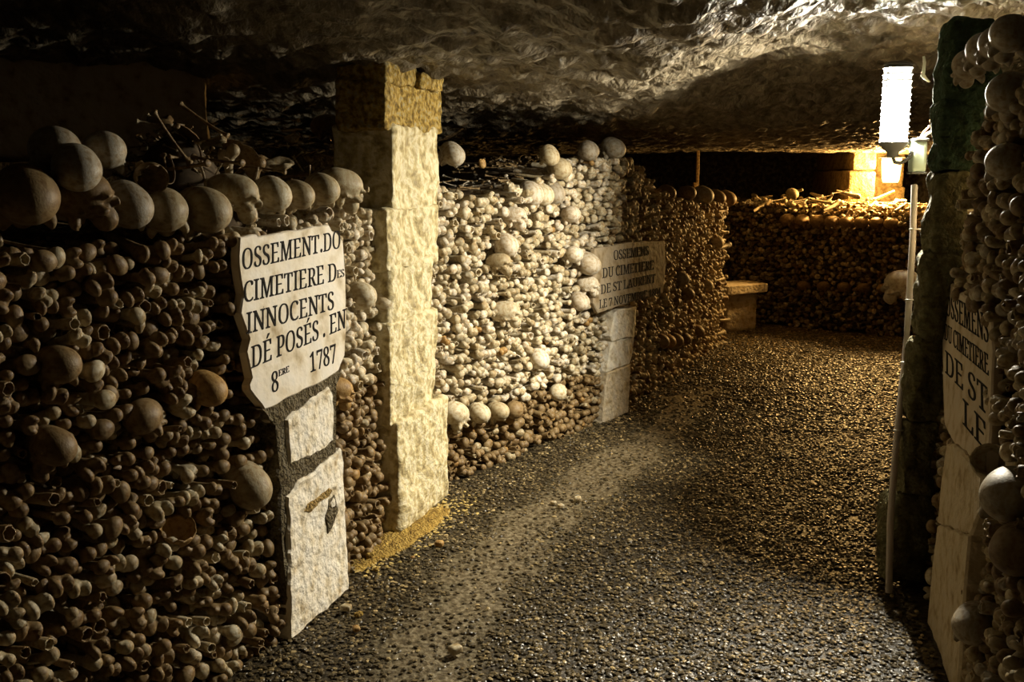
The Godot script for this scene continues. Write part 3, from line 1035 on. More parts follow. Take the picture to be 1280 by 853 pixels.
func build_stones() -> void:
	# tall pillar of rough blocks: near corner on the floor, face along the gallery
	var foot := Vector3(-0.52, 0, -4.27)
	var e := Vector3(0.335, 0, -0.942)
	var inw := Vector3(-0.942, 0, -0.335)
	var pil := thing("pillar", foot)
	tag(pil, "tall pale stone pillar of rough stacked blocks reaching the ceiling", "pillar", "", "structure")
	# y bottom, y top, start along face, length, proud, depth, material
	for s in [[0.0, 0.50, -0.01, 0.56, 0.03, 0.5, "pillar stone"], [0.49, 0.94, -0.03, 0.50, 0.01, 0.5, "pillar stone"], [0.93, 1.18, -0.01, 0.46, -0.005, 0.5, "pillar stone"], [1.17, 1.43, -0.03, 0.54, 0.01, 0.5, "pillar stone"],
			[1.42, 1.78, 0.05, 0.48, 0.0, 0.30, "pillar stone"], [1.77, 1.965, -0.01, 0.60, 0.0, 0.24, "crusted stone"], [1.962, 2.035, -0.02, 0.30, 0.01, 0.26, "crusted stone"], [1.957, 2.015, 0.29, 0.27, 0.03, 0.22, "crusted stone"]]:
		var b := Basis(e, Vector3.UP, e.cross(Vector3.UP))
		var h: float = s[1] - s[0]
		var mid: Vector3 = e * (s[2] + s[3] * 0.5) + Vector3.UP * (s[0] + h * 0.5) + inw * (s[5] * 0.5 - s[4])
		obj("stone", rock(Vector3(s[3], h + 0.02, s[5]), 28, minf(0.018, h * 0.3), 0.022, s[0] * 10 + s[2]), mats[s[6]], pil, Transform3D(b, mid))
	# white pier under the first slab
	var n := Vector3(0.95, 0, 0.29).normalized()
	var f := frame_of(Vector3(-0.70, 0, -3.42), n)
	var pier := thing("stone_pier")
	pier.transform = f
	tag(pier, "pier of two white dressed blocks under the large inscribed slab", "pier")
	block_slab("mortar", [[349, 528], [330, 512], [430, 462], [424, 480], [425, 560], [430, 742], [366, 798], [357, 700]], f, 0.30, "mortar", pier, 0.014, 0.010, 0.012)
	block_slab("stone_block", [[359, 524], [362, 521], [412, 484], [417, 492], [418, 552], [400, 566], [363, 581]], f, 0.30, "white stone", pier, 0.012, 0.004)
	block_slab("stone_block", [[361, 622], [372, 606], [428, 562], [433, 640], [436, 739], [364, 802]], f, 0.30, "white stone", pier, 0.014, 0.006)
	block_slab("mortar_smear", [[380, 640], [384, 632], [400, 622], [411, 610], [416, 612], [412, 622], [398, 632], [386, 642]], f, 0.02, "ochre mortar", pier, 0.016, 0.004, -0.004).set_meta("label", "streak of ochre mortar")
	block_slab("stain", [[410, 624], [419, 617], [422, 640], [417, 658], [410, 668], [406, 650]], f, 0.02, "mortar", pier, 0.02, 0.004, -0.003).set_meta("label", "dark worn hollow")
	# the large inscribed slab, leaning back a little
	var n1 := Vector3(0.935, 0.085, 0.35).normalized()
	var f1 := frame_of(Vector3(-0.70, 0.95, -3.415), n1)
	var sl := thing("inscribed_slab")
	sl.transform = f1
	tag(sl, "large white inscribed slab dated 1787 resting on the white pier", "stone slab", "inscribed slabs")
	obj("slab", slab(flat([[300, 297], [320, 293], [322, 297], [345, 291], [412, 281], [416, 290], [421, 291], [429, 302], [432, 340], [434, 400], [431, 445], [424, 464], [405, 476], [331, 513], [313, 488], [312, 482], [315, 473], [308, 440], [312, 425], [301, 392], [304, 368], [298, 330]], f1), 0.03, 0.006, 3.0, 0.005), mats["slab stone"], sl)
	letters("OSSEMENT.DO", [[303, 338], [425, 310.5], [303, 311]], f1, sl)
	letters("CIMETIERE D", [[305, 379], [420, 351], [305, 352]], f1, sl)
	letters("ES", [[421, 348], [430, 346], [421, 338]], f1, sl)
	letters("INNOCENTS", [[308, 418], [417, 387], [308, 391]], f1, sl)
	letters("DÉ POSÉS . EN", [[314, 461], [432, 410], [314, 425]], f1, sl)
	letters("8", [[340, 492], [348, 488], [339, 466]], f1, sl)
	letters("ERE", [[348, 471], [361, 465], [348, 463]], f1, sl)
	letters("1787", [[388, 466], [420, 453], [387, 441]], f1, sl)
	# small grey slab and the pale post under it
	var w2: Dictionary = walls["bright"]
	var n2 := Vector3(w2.n.x, 0.02, w2.n.y).normalized()
	var f2 := frame_of(wall_hit(w2, 785, 350, 0.05), n2)
	var s2 := thing("inscribed_slab")
	s2.transform = f2
	tag(s2, "small grey-brown inscribed slab on the pale leaning post", "stone slab", "inscribed slabs")
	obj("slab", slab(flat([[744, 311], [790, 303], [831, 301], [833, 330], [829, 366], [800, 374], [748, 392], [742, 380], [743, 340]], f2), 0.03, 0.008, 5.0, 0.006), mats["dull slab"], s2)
	letters("OSSEMENS", [[767.5, 325.5], [811, 319], [767, 313]], f2, s2)
	letters("DU CIMETIERE", [[753, 348], [817, 337], [753, 335]], f2, s2)
	letters("DE ST LAURENT", [[751, 368], [819, 353], [751, 356]], f2, s2)
	letters("LE 7 NOVEMBRE 1804", [[749, 386], [826, 369], [749, 375]], f2, s2)
	var fp := frame_of(wall_hit(w2, 775, 450, 0.03), Vector3(w2.n.x, 0, w2.n.y))
	var post := thing("stone_post")
	post.transform = fp
	tag(post, "pale worn stone post leaning under the small grey slab", "post")
	block_slab("stone_block", [[769, 391], [774, 387], [796, 384], [794, 421], [766, 427], [764, 420]], fp, 0.22, "white stone", post, 0.008, 0.004)
	block_slab("stone_block", [[766, 427.5], [794, 421.5], [792, 446], [789, 455], [760, 466]], fp, 0.22, "white stone", post, 0.008, 0.004, 0.006)
	block_slab("stone_block", [[760, 466.5], [789, 455.5], [786, 516], [754, 531], [757, 490]], fp, 0.22, "post stone", post, 0.008, 0.004, 0.0)
	# dark slab and post by the entrance
	var w3: Dictionary = walls["near"]
	var n3 := Vector3(w3.n.x, 0.05, w3.n.y).normalized()
	var f3 := frame_of(wall_hit(w3, 1205, 450, 0.0), n3)
	var s3 := thing("inscribed_slab")
	s3.transform = f3
	tag(s3, "dark inscribed slab seen edge-on in the shadowed stack", "stone slab", "inscribed slabs")
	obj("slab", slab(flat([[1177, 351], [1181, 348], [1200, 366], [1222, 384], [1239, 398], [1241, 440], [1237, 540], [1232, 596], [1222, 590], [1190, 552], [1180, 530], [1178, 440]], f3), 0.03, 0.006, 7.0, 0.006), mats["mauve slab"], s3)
	letters("OSSEMENS", [[1183, 394], [1236, 430], [1183, 366]], f3, s3)
	letters("DU CIMETIERE", [[1181, 424], [1236, 470], [1181, 403]], f3, s3)
	letters("DE ST", [[1182, 466], [1235, 520], [1182, 437]], f3, s3)
	letters("LE", [[1204, 530], [1233, 565], [1204, 498]], f3, s3)
	var fq := frame_of(wall_hit(w3, 1185, 700, 0.02), Vector3(w3.n.x, 0, w3.n.y))
	var p3 := thing("stone_post")
	p3.transform = fq
	tag(p3, "rough dim stone post under the dark edge-on slab", "post")
	block_slab("stone_block", [[1183, 556], [1190, 553], [1226, 592], [1224, 640], [1212, 668], [1172, 655], [1176, 600]], fq, 0.2, "post stone", p3, 0.01, 0.006)
	block_slab("stone_block", [[1172, 656], [1211, 669], [1206, 720], [1196, 872], [1152, 852], [1166, 700]], fq, 0.2, "post stone", p3, 0.01, 0.006)
	# rough pier that carries the lamp
	var rp := thing("rough_pier", Vector3(1.50, 0, -3.75))
	tag(rp, "rough lumpy stone and mortar pier beside the finned lamp", "pier", "", "")
	var k := 0
	for s in [[0.0, 0.36, 1.535, 0.17], [0.34, 0.66, 1.555, 0.155], [0.64, 0.98, 1.57, 0.14], [0.96, 1.30, 1.59, 0.13], [1.28, 1.60, 1.61, 0.13], [1.58, 1.84, 1.62, 0.15], [1.82, 2.14, 1.64, 0.17]]:
		k += 1
		obj("stone", rock(Vector3(s[3], s[1] - s[0], 0.13), 18, 0.035, 0.03, k * 2.7), mats["algae stone" if s[0] > 1.5 else "moss stone"], rp, Transform3D(Basis(), Vector3(s[2] - 1.50, (s[0] + s[1]) * 0.5, 0.02)))
	# masonry block far behind the dark stack, and at the far end
	var mb := obj("masonry_block", rock(Vector3(1.5, 0.46, 0.5), 24, 0.04, 0.02, 31.0), mats["post stone"], null, Transform3D(Basis(Vector3.UP, 0.35), at(40, 135, 4.6)))
	tag(mb, "dim masonry block in the void behind the dark stack's skulls", "masonry")
	var fpier := thing("far_pier", Vector3(3.56, 1.24, -10.86))
	tag(fpier, "masonry pier lit yellow behind the far wall lamp", "pier")
	for s in [[0.0, 0.45, 0.0, 0.25, 0.20, 1.22], [-0.03, 0.18, 0.02, 0.29, 0.34, 1.26], [0.42, 0.36, -0.45, 0.60, 0.40, 0.5], [0.44, 0.08, -0.45, 0.62, 0.20, 0.5]]:
		k += 1
		obj("stone", rock(Vector3(s[3], s[4], s[5]), 14, 0.03, 0.014, k * 1.9), mats["yellow stone"], fpier, Transform3D(Basis(), Vector3(s[0], s[1], s[2])))
	# stone bench before the far stack, timber prop, stones in the back
	var bench := thing("stone_bench", at(918, 385, 10.0) * Vector3(1, 0, 1))
	tag(bench, "dark stone bench at the foot of the far stack", "bench")
	obj("seat", rock(Vector3(0.55, 0.10, 0.36), 12, 0.015, 0.006, 2.0), mats["post stone"], bench, Transform3D(Basis(Vector3.UP, 0.5), Vector3(0, 0.43, 0)))
	obj("base", rock(Vector3(0.40, 0.39, 0.22), 12, 0.02, 0.01, 5.0), mats["post stone"], bench, Transform3D(Basis(Vector3.UP, 0.5), Vector3(0, 0.19, 0)))
	var prop := thing("timber_prop", at(871, 238, 10.3) * Vector3(1, 0, 1))
	tag(prop, "thin orange timber prop standing behind the bend", "post")
	obj("post", rock(Vector3(0.034, 1.80, 0.04), 10, 0.006, 0.003, 8.0), mats["timber"], prop, Transform3D(Basis(), Vector3(0, 0.89, 0)))
	obj("wedge", rock(Vector3(0.05, 0.30, 0.05), 6, 0.012, 0.006, 9.0), mats["timber"], prop, Transform3D(Basis(), Vector3(-0.02, 1.32, 0)))

func build_skulls() -> void:
	block("entrance", [[316, 306], [440, 285], [440, 470], [338, 500]])
	block("entrance", [[352, 512], [440, 455], [440, 760], [352, 830]])
	block("pier", [[296, 302], [428, 288], [432, 458], [330, 508]])
	block("pier", [[340, 500], [424, 470], [430, 760], [330, 830]])
	block("bright", [[748, 316], [829, 306], [827, 362], [750, 388]])
	block("bright", [[770, 385], [794, 380], [785, 525], [755, 540]])
	block("bend", [[748, 316], [829, 306], [827, 362], [750, 388]])
	block("bend", [[770, 385], [794, 380], [785, 525], [755, 540]])
	block("near", [[1181, 358], [1236, 402], [1231, 590], [1190, 545], [1181, 530]])
	block("near", [[1182, 560], [1224, 592], [1204, 720], [1196, 900], [1150, 880]])
	skulls_on("entrance", "skulls in the row on the dark stack", [
		[32, 248, 84, 150, 20, "brown", "skull", "big brown skull at the outer end of the top row", "the outermost row skull"],
		[98, 250, 68, 40, 10, "brown", "skull", "second skull of the top row, dark eye socket turned aside", "the socketed second row skull"],
		[157, 259, 60, 160, 25, "grey", "skull", "third skull of the top row, grey dome half in shadow", "the third row skull"],
		[206, 266, 58, 140, 15, "tan", "skull", "fourth skull of the top row, plain tan dome", "the fourth row skull"],
		[252, 267, 64, 165, 10, "tan", "skull", "fifth skull of the top row, long egg-shaped dome", "the egg-shaped fifth row skull"],
		[291, 245, 52, 35, -5, "tan", "toothed", "sixth skull of the top row, its face and teeth showing", "the toothed row skull"],
		[339, 245, 46, 150, 20, "cream", "skull", "seventh skull of the top row, smooth pale dome above the slab", "the smooth row skull above the slab"],
		[371, 246, 38, 160, 15, "tan", "skull", "eighth skull of the top row, half hidden by the next", ""],
		[401, 239, 42, 155, 15, "tan", "skull", "ninth skull of the top row, small honey-coloured dome", ""],
		[426, 235, 46, 60, -10, "tan", "toothed", "last skull of the top row beside the tall pillar", ""]], -0.09)
	skulls_on("entrance", "skulls set into the dark stack", [
		[257, 488, 44, 170, 20, "ochre", "skull", "glossy orange skull set in the dark stack near the slab", "the orange skull"],
		[180, 524, 46, 120, 0, "brown", "skull", "squarish brown skull low in the dark stack", "the squarish brown skull"],
		[62, 561, 52, 175, 10, "brown", "skull", "dark round skull sunk in the unlit outer stack", "the dark sunken skull"],
		[307, 608, 56, 165, 30, "tan", "skull", "pale tan skull low beside the white pier", "the pale skull beside the pier"],
		[222, 664, 46, -20, 60, "ochre", "cap", "broken orange skull cap opening upward low in the stack", "the broken orange cap"],
		[70, 460, 40, 170, 0, "brown", "skull", "dark half-hidden skull above the sunken one", "the half-hidden dark skull"]], -0.02)
	skulls_on("pier", "skulls between pier and pillar", [
		[447, 373, 40, 150, 0, "cream", "skull", "large pale skull just beyond the slab's edge", "the large pale skull"],
		[472, 378, 30, 160, 10, "cream", "skull", "smaller pale skull tucked beside the pillar", "the tucked pale skull"],
		[420, 490, 26, 40, -10, "ochre", "skull", "yellowish skull peeping out above the pier's shoulder", ""]], -0.02)
	skulls_on("bright", "skulls on top of the bright stack", [
		[564, 194, 30, 160, 30, "grey", "skull", "lone skull on the stack top against the pillar", "the lone top skull by the pillar"],
		[641, 238, 22, 20, 70, "cream", "cap", "broken skull cap lying open on the stack top", "the broken top cap"],
		[662, 244, 32, 150, 20, "pale", "skull", "round pale skull in front of the stack-top trio", "the round pale trio skull"],
		[676, 245, 30, 150, 20, "cream", "skull", "middle skull of the stack-top trio", ""],
		[690, 243, 30, 150, 20, "grey", "skull", "hindmost grey skull of the stack-top trio", ""]], -0.06)
	skulls_on("bright", "skulls heaped above the bright stack", [
		[698, 213, 30, 150, 10, "tan", "skull", "honey-brown skull in the heap, ball-shaped", "the honey-brown heap skull"],
		[686, 195, 24, 150, 40, "tan", "skull", "thin-shadowed skull behind the honey-brown one", ""],
		[735, 190, 26, 140, 20, "grey", "skull", "grey skull next to the heap's last one", "the grey heap skull"],
		[765, 187, 28, 160, 20, "grey", "skull", "highest grey skull at the end of the heap", "the highest heap skull"]], -0.04)
	skulls_on("bright", "skulls set into the bright stack", [
		[643, 272, 24, 20, 0, "pale", "toothed", "pale skull with open sockets high in the bright stack", "the high pale faced skull"],
		[632, 308, 30, 150, 20, "pale", "skull", "smooth pale skull in the upper bright stack", "the smooth pale skull"],
		[624, 330, 26, 10, 10, "tan", "skull", "yellow-brown skull right below the smooth pale one", "the yellow-brown skull"],
		[632, 392, 30, 30, 5, "cream", "toothed", "faced skull with dark gap beneath, mid stack", "the mid-stack faced skull"],
		[673, 450, 26, 150, 20, "pale", "skull", "flat-lit pale skull in the lower bright stack", "the lower pale skull"],
		[733, 331, 30, 160, 20, "pale", "skull", "long pale skull touching the small grey slab's edge", "the long skull by the small slab"],
		[735, 357, 22, 10, 0, "pale", "skull", "skull with one black socket under the long one", "the one-socket skull"],
		[724, 378, 24, 150, 20, "pale", "skull", "round white skull below the one-socket skull", "the round white skull"],
		[697, 491, 24, 80, 0, "cream", "cap", "broken pale skull cap at the lower course", "the broken lower cap"],
		[569, 520, 34, 100, -20, "cream", "skull", "largest skull of the bottom course, beside the pillar", "the large bottom-course skull"],
		[598, 518, 27, 160, 10, "cream", "skull", "second skull of the bottom course, bright side lit", "the second bottom-course skull"],
		[621, 516, 26, 170, 0, "tan", "skull", "third skull of the bottom course, mottled tan", "the mottled bottom-course skull"],
		[642, 513, 22, 90, 0, "brown", "cap", "broken shell ending the bottom course of skulls", ""],
		[713, 270, 22, 150, 0, "pale", "skull", "small white skull high in the brightest patch", ""],
		[716, 320, 20, 150, 0, "pale", "skull", "small white skull mid-height in the brightest patch", ""]], 0.012)
	skulls_on("bend", "skulls on top of the grey stack", [
		[833, 242, 20, 150, 20, "brown", "small", "outermost brown skull of the low top row at the bend", ""],
		[858, 243, 20, 150, 0, "brown", "small", "second brown skull of the low top row at the bend", ""],
		[878, 245, 24, 150, 20, "grey", "small", "tallest skull of the low top row at the bend", ""],
		[895, 248, 20, 150, 20, "brown", "small", "orange-edged skull of the low top row at the bend", ""],
		[908, 249, 20, 150, 20, "brown", "small", "end skull of the low top row at the bend", ""]], -0.06)
	skulls_on("bend", "skulls set into the grey stack", [
		[893, 303, 19, 150, 20, "tan", "small", "gleaming tan skull high near the bend's corner", ""],
		[851, 349, 18, 150, 20, "grey", "small", "round grey skull past the small slab's edge", ""],
		[858, 368, 16, 150, 20, "brown", "small", "brown skull just under the round grey one", ""],
		[882, 357, 14, 150, 20, "tan", "small", "small tan skull between the grey one and corner", ""],
		[826, 427, 15, 150, 20, "brown", "small", "first small skull of the low course beyond the post", ""],
		[834, 427, 15, 150, 20, "ochre", "small", "ochre second skull of the low course beyond the post", ""],
		[844, 426, 15, 150, 20, "brown", "small", "third skull of the low course beyond the post", ""],
		[854, 424, 15, 150, 20, "brown", "small", "fourth skull of the low course beyond the post", ""],
		[871, 415, 15, 150, 20, "brown", "small", "last lone skull of the low course near the corner", ""]], -0.015)
	var row := ["first", "second", "third", "fourth", "fifth", "sixth", "seventh", "eighth"]
	var list := []
	for i in 8:
		list.append([985 + i * 18.5, 276 + i * 0.7, 16, 150, 0, "brown", "small", "%s dim skull along the far stack's upper row toward the lamp" % row[i], ""])
	skulls_on("far", "row of skulls in the far stack", list, -0.01)
	list = []
	for i in 5:
		list.append([1005 + i * 25.0, 358 + i * 1.0, 14, 150, 0, "brown", "small", "%s dark skull along the far stack's lower row toward the pipe" % row[i], ""])
	skulls_on("far", "lower row of skulls in the far stack", list, -0.01)
	skulls_on("near", "skulls in the shadowed stack", [
		[1211, 84, 42, -90, 10, "grey", "skull", "deepest skull of the row crowning the shadowed stack", "the deepest crowning skull"],
		[1230, 66, 48, -90, 10, "grey", "skull", "second deepest skull of the row crowning the shadowed stack", "the second crowning skull"],
		[1246, 58, 48, -90, 10, "grey", "skull", "third skull of the row crowning the shadowed stack", "the third crowning skull"],
		[1262, 46, 52, -90, 10, "grey", "skull", "outermost visible skull of the row crowning the shadowed stack", "the outermost crowning skull"]], 0.01)
	skulls_on("near", "skulls set into the shadowed stack", [
		[1172, 392, 34, -90, 10, "grey", "skull", "pinkish skull against the dark slab's deep edge", "the pinkish skull"],
		[1240, 580, 50, 60, 40, "tan", "cap", "broken skull cap under the dark slab's corner", "the broken cap under the dark slab"],
		[1262, 622, 70, -110, 10, "grey", "skull", "big round skull below the broken cap", "the big round shadowed skull"],
		[1273, 690, 66, -110, 10, "brown", "skull", "brown skull at the outer edge below the big one", "the brown outer skull"],
		[1218, 782, 52, -110, 10, "grey", "skull", "low dim skull beside the rough post", "the low dim skull"],
		[1262, 120, 56, -110, 10, "grey", "skull", "dim skull beneath the crowning row", "the skull beneath the crowning row"],
		[1258, 205, 50, -110, 10, "grey", "skull", "large shadowed skull high above the dark slab", "the skull high above the dark slab"]], 0.0)
	var w: Dictionary = walls["behind pier"]
	var p := at(1128, 357, 4.2)
	skull(p, Vector3(-1, 0, -0.4), 0.85, "brown", "smooth skull sticking out behind the conduit pipe", "", "skull", 0.0, "behind pier", "")
	skull(at(990, 243, 10.1), Vector3(-0.3, 0.3, -1), 0.8, "tan", "lone warm-lit skull on the far stack's top", "", "small")
	# behind the row
	skull(at(68, 192, 2.75), Vector3(-0.6, 0.1, -1), 0.98, "grey", "dim skull behind the second skull of the row", "skulls behind the top row")
	skull(at(95, 213, 2.68), Vector3(-0.6, 0.5, -1), 0.9, "grey", "dim skull wedged between the row's second skull and the back one", "skulls behind the top row")
	skull(at(130, 192, 2.9), Vector3(-0.6, 0.1, -1), 0.85, "grey", "dim egg-shaped skull farthest behind the row's third skull", "skulls behind the top row")
	skull(at(409, 160, 4.9), Vector3(0.9, 0.1, 0.3), 0.85, "brown", "dark skull in the void beside the pillar's shadowed face", "skulls behind the top row")
	skull(at(188, 222, 2.95), Vector3(0.5, -0.2, 0.6), 0.7, "brown", "skull fragment lying between the row and the bone heap", "skulls behind the top row", "cap")

func build_loose() -> void:
	var longs := [long_mesh(0.20, 0), long_mesh(0.16, 1), long_mesh(0.20, 2)]
	var ribs := [rib_mesh(0.0), rib_mesh(1.0)]
	var hips := [hip_mesh(1.0), hip_mesh(2.0)]
	# heap behind the top row of the dark stack
	var spots := [
		[200, 150, 3.3, "hip", "dark ragged hip bone topping the heap"], [215, 172, 3.25, "rod", "limb bone standing steeply in the heap"], [232, 165, 3.4, "hip", "hip fragment behind the steep limb bone"], [255, 150, 3.5, "rod", "slanting limb bone high in the heap"],
		[268, 178, 3.4, "hip", "pale hip fragment near the heap's middle"], [240, 185, 3.2, "rib", "curved rib hooked over the heap"], [285, 180, 3.5, "knob", "upright bone stub in the heap"], [300, 190, 3.55, "hip", "hip fragment at the heap's inner slope"],
		[272, 200, 3.2, "rod", "limb bone lying across the heap's foot"], [230, 208, 3.1, "rod", "long bone lying flat behind the fourth row skull"], [205, 205, 3.05, "rib", "rib loop behind the third row skull"], [188, 212, 3.0, "hip", "broken plate of bone near the egg-shaped back skull"],
		[318, 196, 3.6, "knob", "knobbed stub behind the toothed skull"], [330, 212, 3.55, "rod", "limb bone behind the smooth pale row skull"], [312, 212, 3.5, "rib", "rib arching behind the toothed skull"], [345, 205, 3.7, "hip", "hip fragment behind the seventh row skull"],
		[375, 212, 3.8, "rib", "small bone hoop behind the ninth row skull"], [360, 222, 3.75, "rod", "short limb bone behind the eighth row skull"], [352, 150, 4.3, "rod", "thin bone pointing down in the dark void"], [365, 162, 4.3, "hip", "crumpled hip fragment in the dark void"], [378, 158, 4.3, "rib", "rib coil in the dark void"],
		[325, 205, 3.9, "hip", "dim bone plate at the back of the heap"], [250, 215, 3.15, "rib", "rib lying behind the fifth row skull"], [430, 238, 4.0, "rod", "straight bone lying before the pillar's dark face"]]
	for s in spots:
		var p := at(s[0], s[1], s[2])
		var b := Basis.from_euler(Vector3(rng.randf_range(-0.6, 0.6), rng.randf() * TAU, rng.randf_range(-0.5, 0.5)))
		var m: Material = mats[["brown 0", "tan 1", "brown 1"][rng.randi() % 3]]
		match s[3]:
			"rod":
				b = Basis(Vector3.UP, rng.randf_range(-0.6, 0.6)) * Basis(Vector3.BACK, -1.0 if "steep" in s[4] else -0.6 if "slant" in s[4] else rng.randf_range(-0.2, 0.2))
				tag(obj("limb_bone", longs[rng.randi() % 3], m, null, Transform3D(b, p)), s[4], "bone", "loose bones on the dark stack")
			"rib": tag(obj("rib_bone", ribs[rng.randi() % 2], m, null, Transform3D(Basis.from_euler(Vector3(PI / 2 + rng.randf_range(-0.5, 0.5), rng.randf() * 1.0, rng.randf() * TAU)).scaled_local(Vector3.ONE * 0.6), p)), s[4], "bone", "loose bones on the dark stack")
			"hip": tag(obj("hip_bone", hips[rng.randi() % 2], m, null, Transform3D(b.scaled_local(Vector3.ONE * 0.8), p)), s[4], "bone", "loose bones on the dark stack")
			"knob": tag(obj("bone_stub", bone_meshes[1], m, null, Transform3D(Basis.from_euler(Vector3(-1.2, 0.3, 0)), p)), s[4], "bone", "loose bones on the dark stack")
	var heap := thing("bone_heap")
	tag(heap, "heap of tangled small bones behind the top row of skulls", "bones", "", "stuff")
	for q in [[at(222, 240, 3.4), 0.27, 1.79], [at(290, 240, 3.7), 0.21, 1.70], [at(362, 240, 4.45), 0.20, 1.78]]:
		var c: Vector3 = q[0]
		c.y = 1.38
		var dome := []
		for r in 8:
			var row := []
			for j in 24:
				var a := TAU * j / 24
				var rr := 0.02 + r / 7.0
				row.append(c + Vector3(cos(a) * q[1] * rr, (q[2] - 1.38) * (cos(rr * PI * 0.5) - 0.06) - 0.05 + 0.02 * noise_a.get_noise_2d(cos(a) * rr * 40, sin(a) * rr * 40), sin(a) * q[1] * rr))
			dome.append(row)
		obj("packed_earth", rings(dome), mats["earth"], heap).set_meta("kind", "stuff")
		for kind in 3:
			var hm := MultiMesh.new()
			hm.transform_format = MultiMesh.TRANSFORM_3D
			hm.use_colors = true
			hm.mesh = [longs[2], hips[0], ribs[1]][kind]
			hm.instance_count = [80, 26, 22][kind]
			for i in hm.instance_count:
				var a := rng.randf() * TAU
				var rr := sqrt(rng.randf())
				var p := c + Vector3(cos(a) * q[1] * rr, (q[2] - 1.38) * cos(rr * PI * 0.5) - 0.05 + rng.randf_range(-0.01, 0.03), sin(a) * q[1] * rr)
				var b := Basis.from_euler(Vector3(rng.randf_range(-0.7, 0.7), rng.randf() * TAU, rng.randf_range(-0.8, 0.8))).scaled_local(Vector3.ONE * rng.randf_range(0.35, 0.75) * [1.0, 0.6, 0.7][kind])
				hm.set_instance_transform(i, Transform3D(b, p))
				var t: Vector3 = tones[["brown", "tan", "brown"][rng.randi() % 3]] * rng.randf_range(0.7, 1.2)
				hm.set_instance_color(i, Color(t.x, t.y, t.z))
			var hi := MultiMeshInstance3D.new()
			hi.name = part_name("tangled_bones", heap)
			hi.multimesh = hm
			hi.material_override = mats["bone"]
			hi.set_meta("kind", "stuff")
			heap.add_child(hi, true)
	# litter of small bones that closes the tops of the stacks
	for key in ["entrance", "pier", "bright", "bend", "far"]:
		var w: Dictionary = walls[key]
		var mm := MultiMesh.new()
		mm.transform_format = MultiMesh.TRANSFORM_3D
		mm.use_colors = true
		mm.mesh = longs[2]
		var count := int(w.len * (120 if key == "far" else 90))
		mm.instance_count = count
		for i in count:
			var s := rng.randf() * float(w.len)
			var back := rng.randf_range(0.1, 0.95)
			var p := wall_point(w, s, top_of(w, s) - 0.02 + rng.randf_range(-0.02, 0.03), -back)
			var b := Basis.from_euler(Vector3(rng.randf_range(-0.3, 0.3), rng.randf() * TAU, rng.randf_range(-0.25, 0.25))).scaled_local(Vector3.ONE * rng.randf_range(0.4, 0.9))
			mm.set_instance_transform(i, Transform3D(b, p))
			var c: Vector3 = tones["tan" if key == "far" else ["brown", "brown", "grey"][rng.randi() % 3]] * rng.randf_range(0.7, 1.1)
			mm.set_instance_color(i, Color(c.x, c.y, c.z))
		var mi := MultiMeshInstance3D.new()
		mi.name = numbered("bone_litter")
		mi.multimesh = mm
		mi.material_override = mats["bone"]
		add_child(mi, true)
		tag(mi, "litter of loose small bones on top of the %s stack" % {"entrance": "dark", "pier": "slab-side", "bright": "bright", "bend": "grey", "far": "far lamp-lit"}[key], "bones", "", "stuff")
	# lamp-lit pieces on the far stack's top edge
	var far: Dictionary = walls["far"]
	var names := ["knobbed", "flat", "splintered", "stubby", "curved"]
	var nth := ["ninth", "eighth", "seventh", "sixth", "fifth", "fourth", "third", "second", "first"]
	for i in 44:
		var px := 940.0 + i * 4.5
		var p := wall_hit(far, px, 255 + i * 0.25, -rng.randf_range(0.0, 0.25))
		p.y = top_of(far, along(far, p)) + rng.randf_range(0.0, 0.05) + (0.05 if i in [28, 29, 30] else 0.0)
		var b := Basis.from_euler(Vector3(rng.randf_range(-0.5, 0.5), rng.randf() * TAU, rng.randf_range(-0.4, 0.4)))
		var kind := i % 5
		var m: Mesh = [bone_low[0], hips[0], longs[2], bone_low[3], ribs[1]][kind]
		var o := obj("bone_piece", m, mats[["cream 0", "tan 0", "cream 1"][rng.randi() % 3]], null, Transform3D(b.scaled_local(Vector3.ONE * [1.0, 0.8, 0.7, 1.0, 0.6][kind]), p))
		tag(o, "%s lamp-lit bone piece on the far stack, %s of its kind from the pipe" % [names[kind], nth[mini(i / 5, 8)]], "bone", "lamp-lit bone pieces on the far stack")
	for s in [[1030, 246, 9.9, "thin limb bone slanting toward the far masonry"], [1050, 240, 9.9, "second thin limb bone slanting toward the far masonry"], [1000, 250, 10.0, "limb bone lying beside the lone far skull"]]:
		tag(obj("limb_bone", longs[0], mats["tan 0"], null, Transform3D(Basis(Vector3.UP, 0.3) * Basis(Vector3.BACK, 0.16), at(s[0], s[1], s[2]))), s[3], "bone", "limb bones on the far stack")
	var amber := obj("orange_glow_lump", rock(Vector3(0.05, 0.06, 0.05), 8, 0.022, 0.02, 3.0), mats["ochre 0"], null, Transform3D(Basis(), at(602, 204, 5.6)))  # lump added here; its orange stands for a glow in the gap
	tag(amber, "added orange lump standing for a glow in the gap above the bright stack", "stone")
	# crumbling yellow mortar at the pillar's foot
	var v := PackedVector3Array()
	var idx := PackedInt32Array()
	var mound := []
	for r in 7:
		var row := []
		for j in 30:
			var a := TAU * j / 30
			var rr := (0.02 + r / 6.0) * (1.0 + 0.35 * noise_a.get_noise_2d(cos(a) * 30, sin(a) * 30))
			row.append(Vector3(cos(a) * 0.09 * rr, 0.012 * (1.0 - rr * rr * 0.8) + 0.012 * noise_b.get_noise_2d(cos(a) * rr * 90, sin(a) * rr * 90), sin(a) * 0.42 * rr))
		mound.append(row)
	var base: Array = []
	for q in mound[-1]: base.append(Vector3(q.x, -0.02, q.z))
	mound.append(base)
	var mo := obj("sand_mound", rings(mound), mats["yellow sand"], null, Transform3D(Basis(Vector3.UP, -0.40), Vector3(-0.49, 0.0, -4.24)))
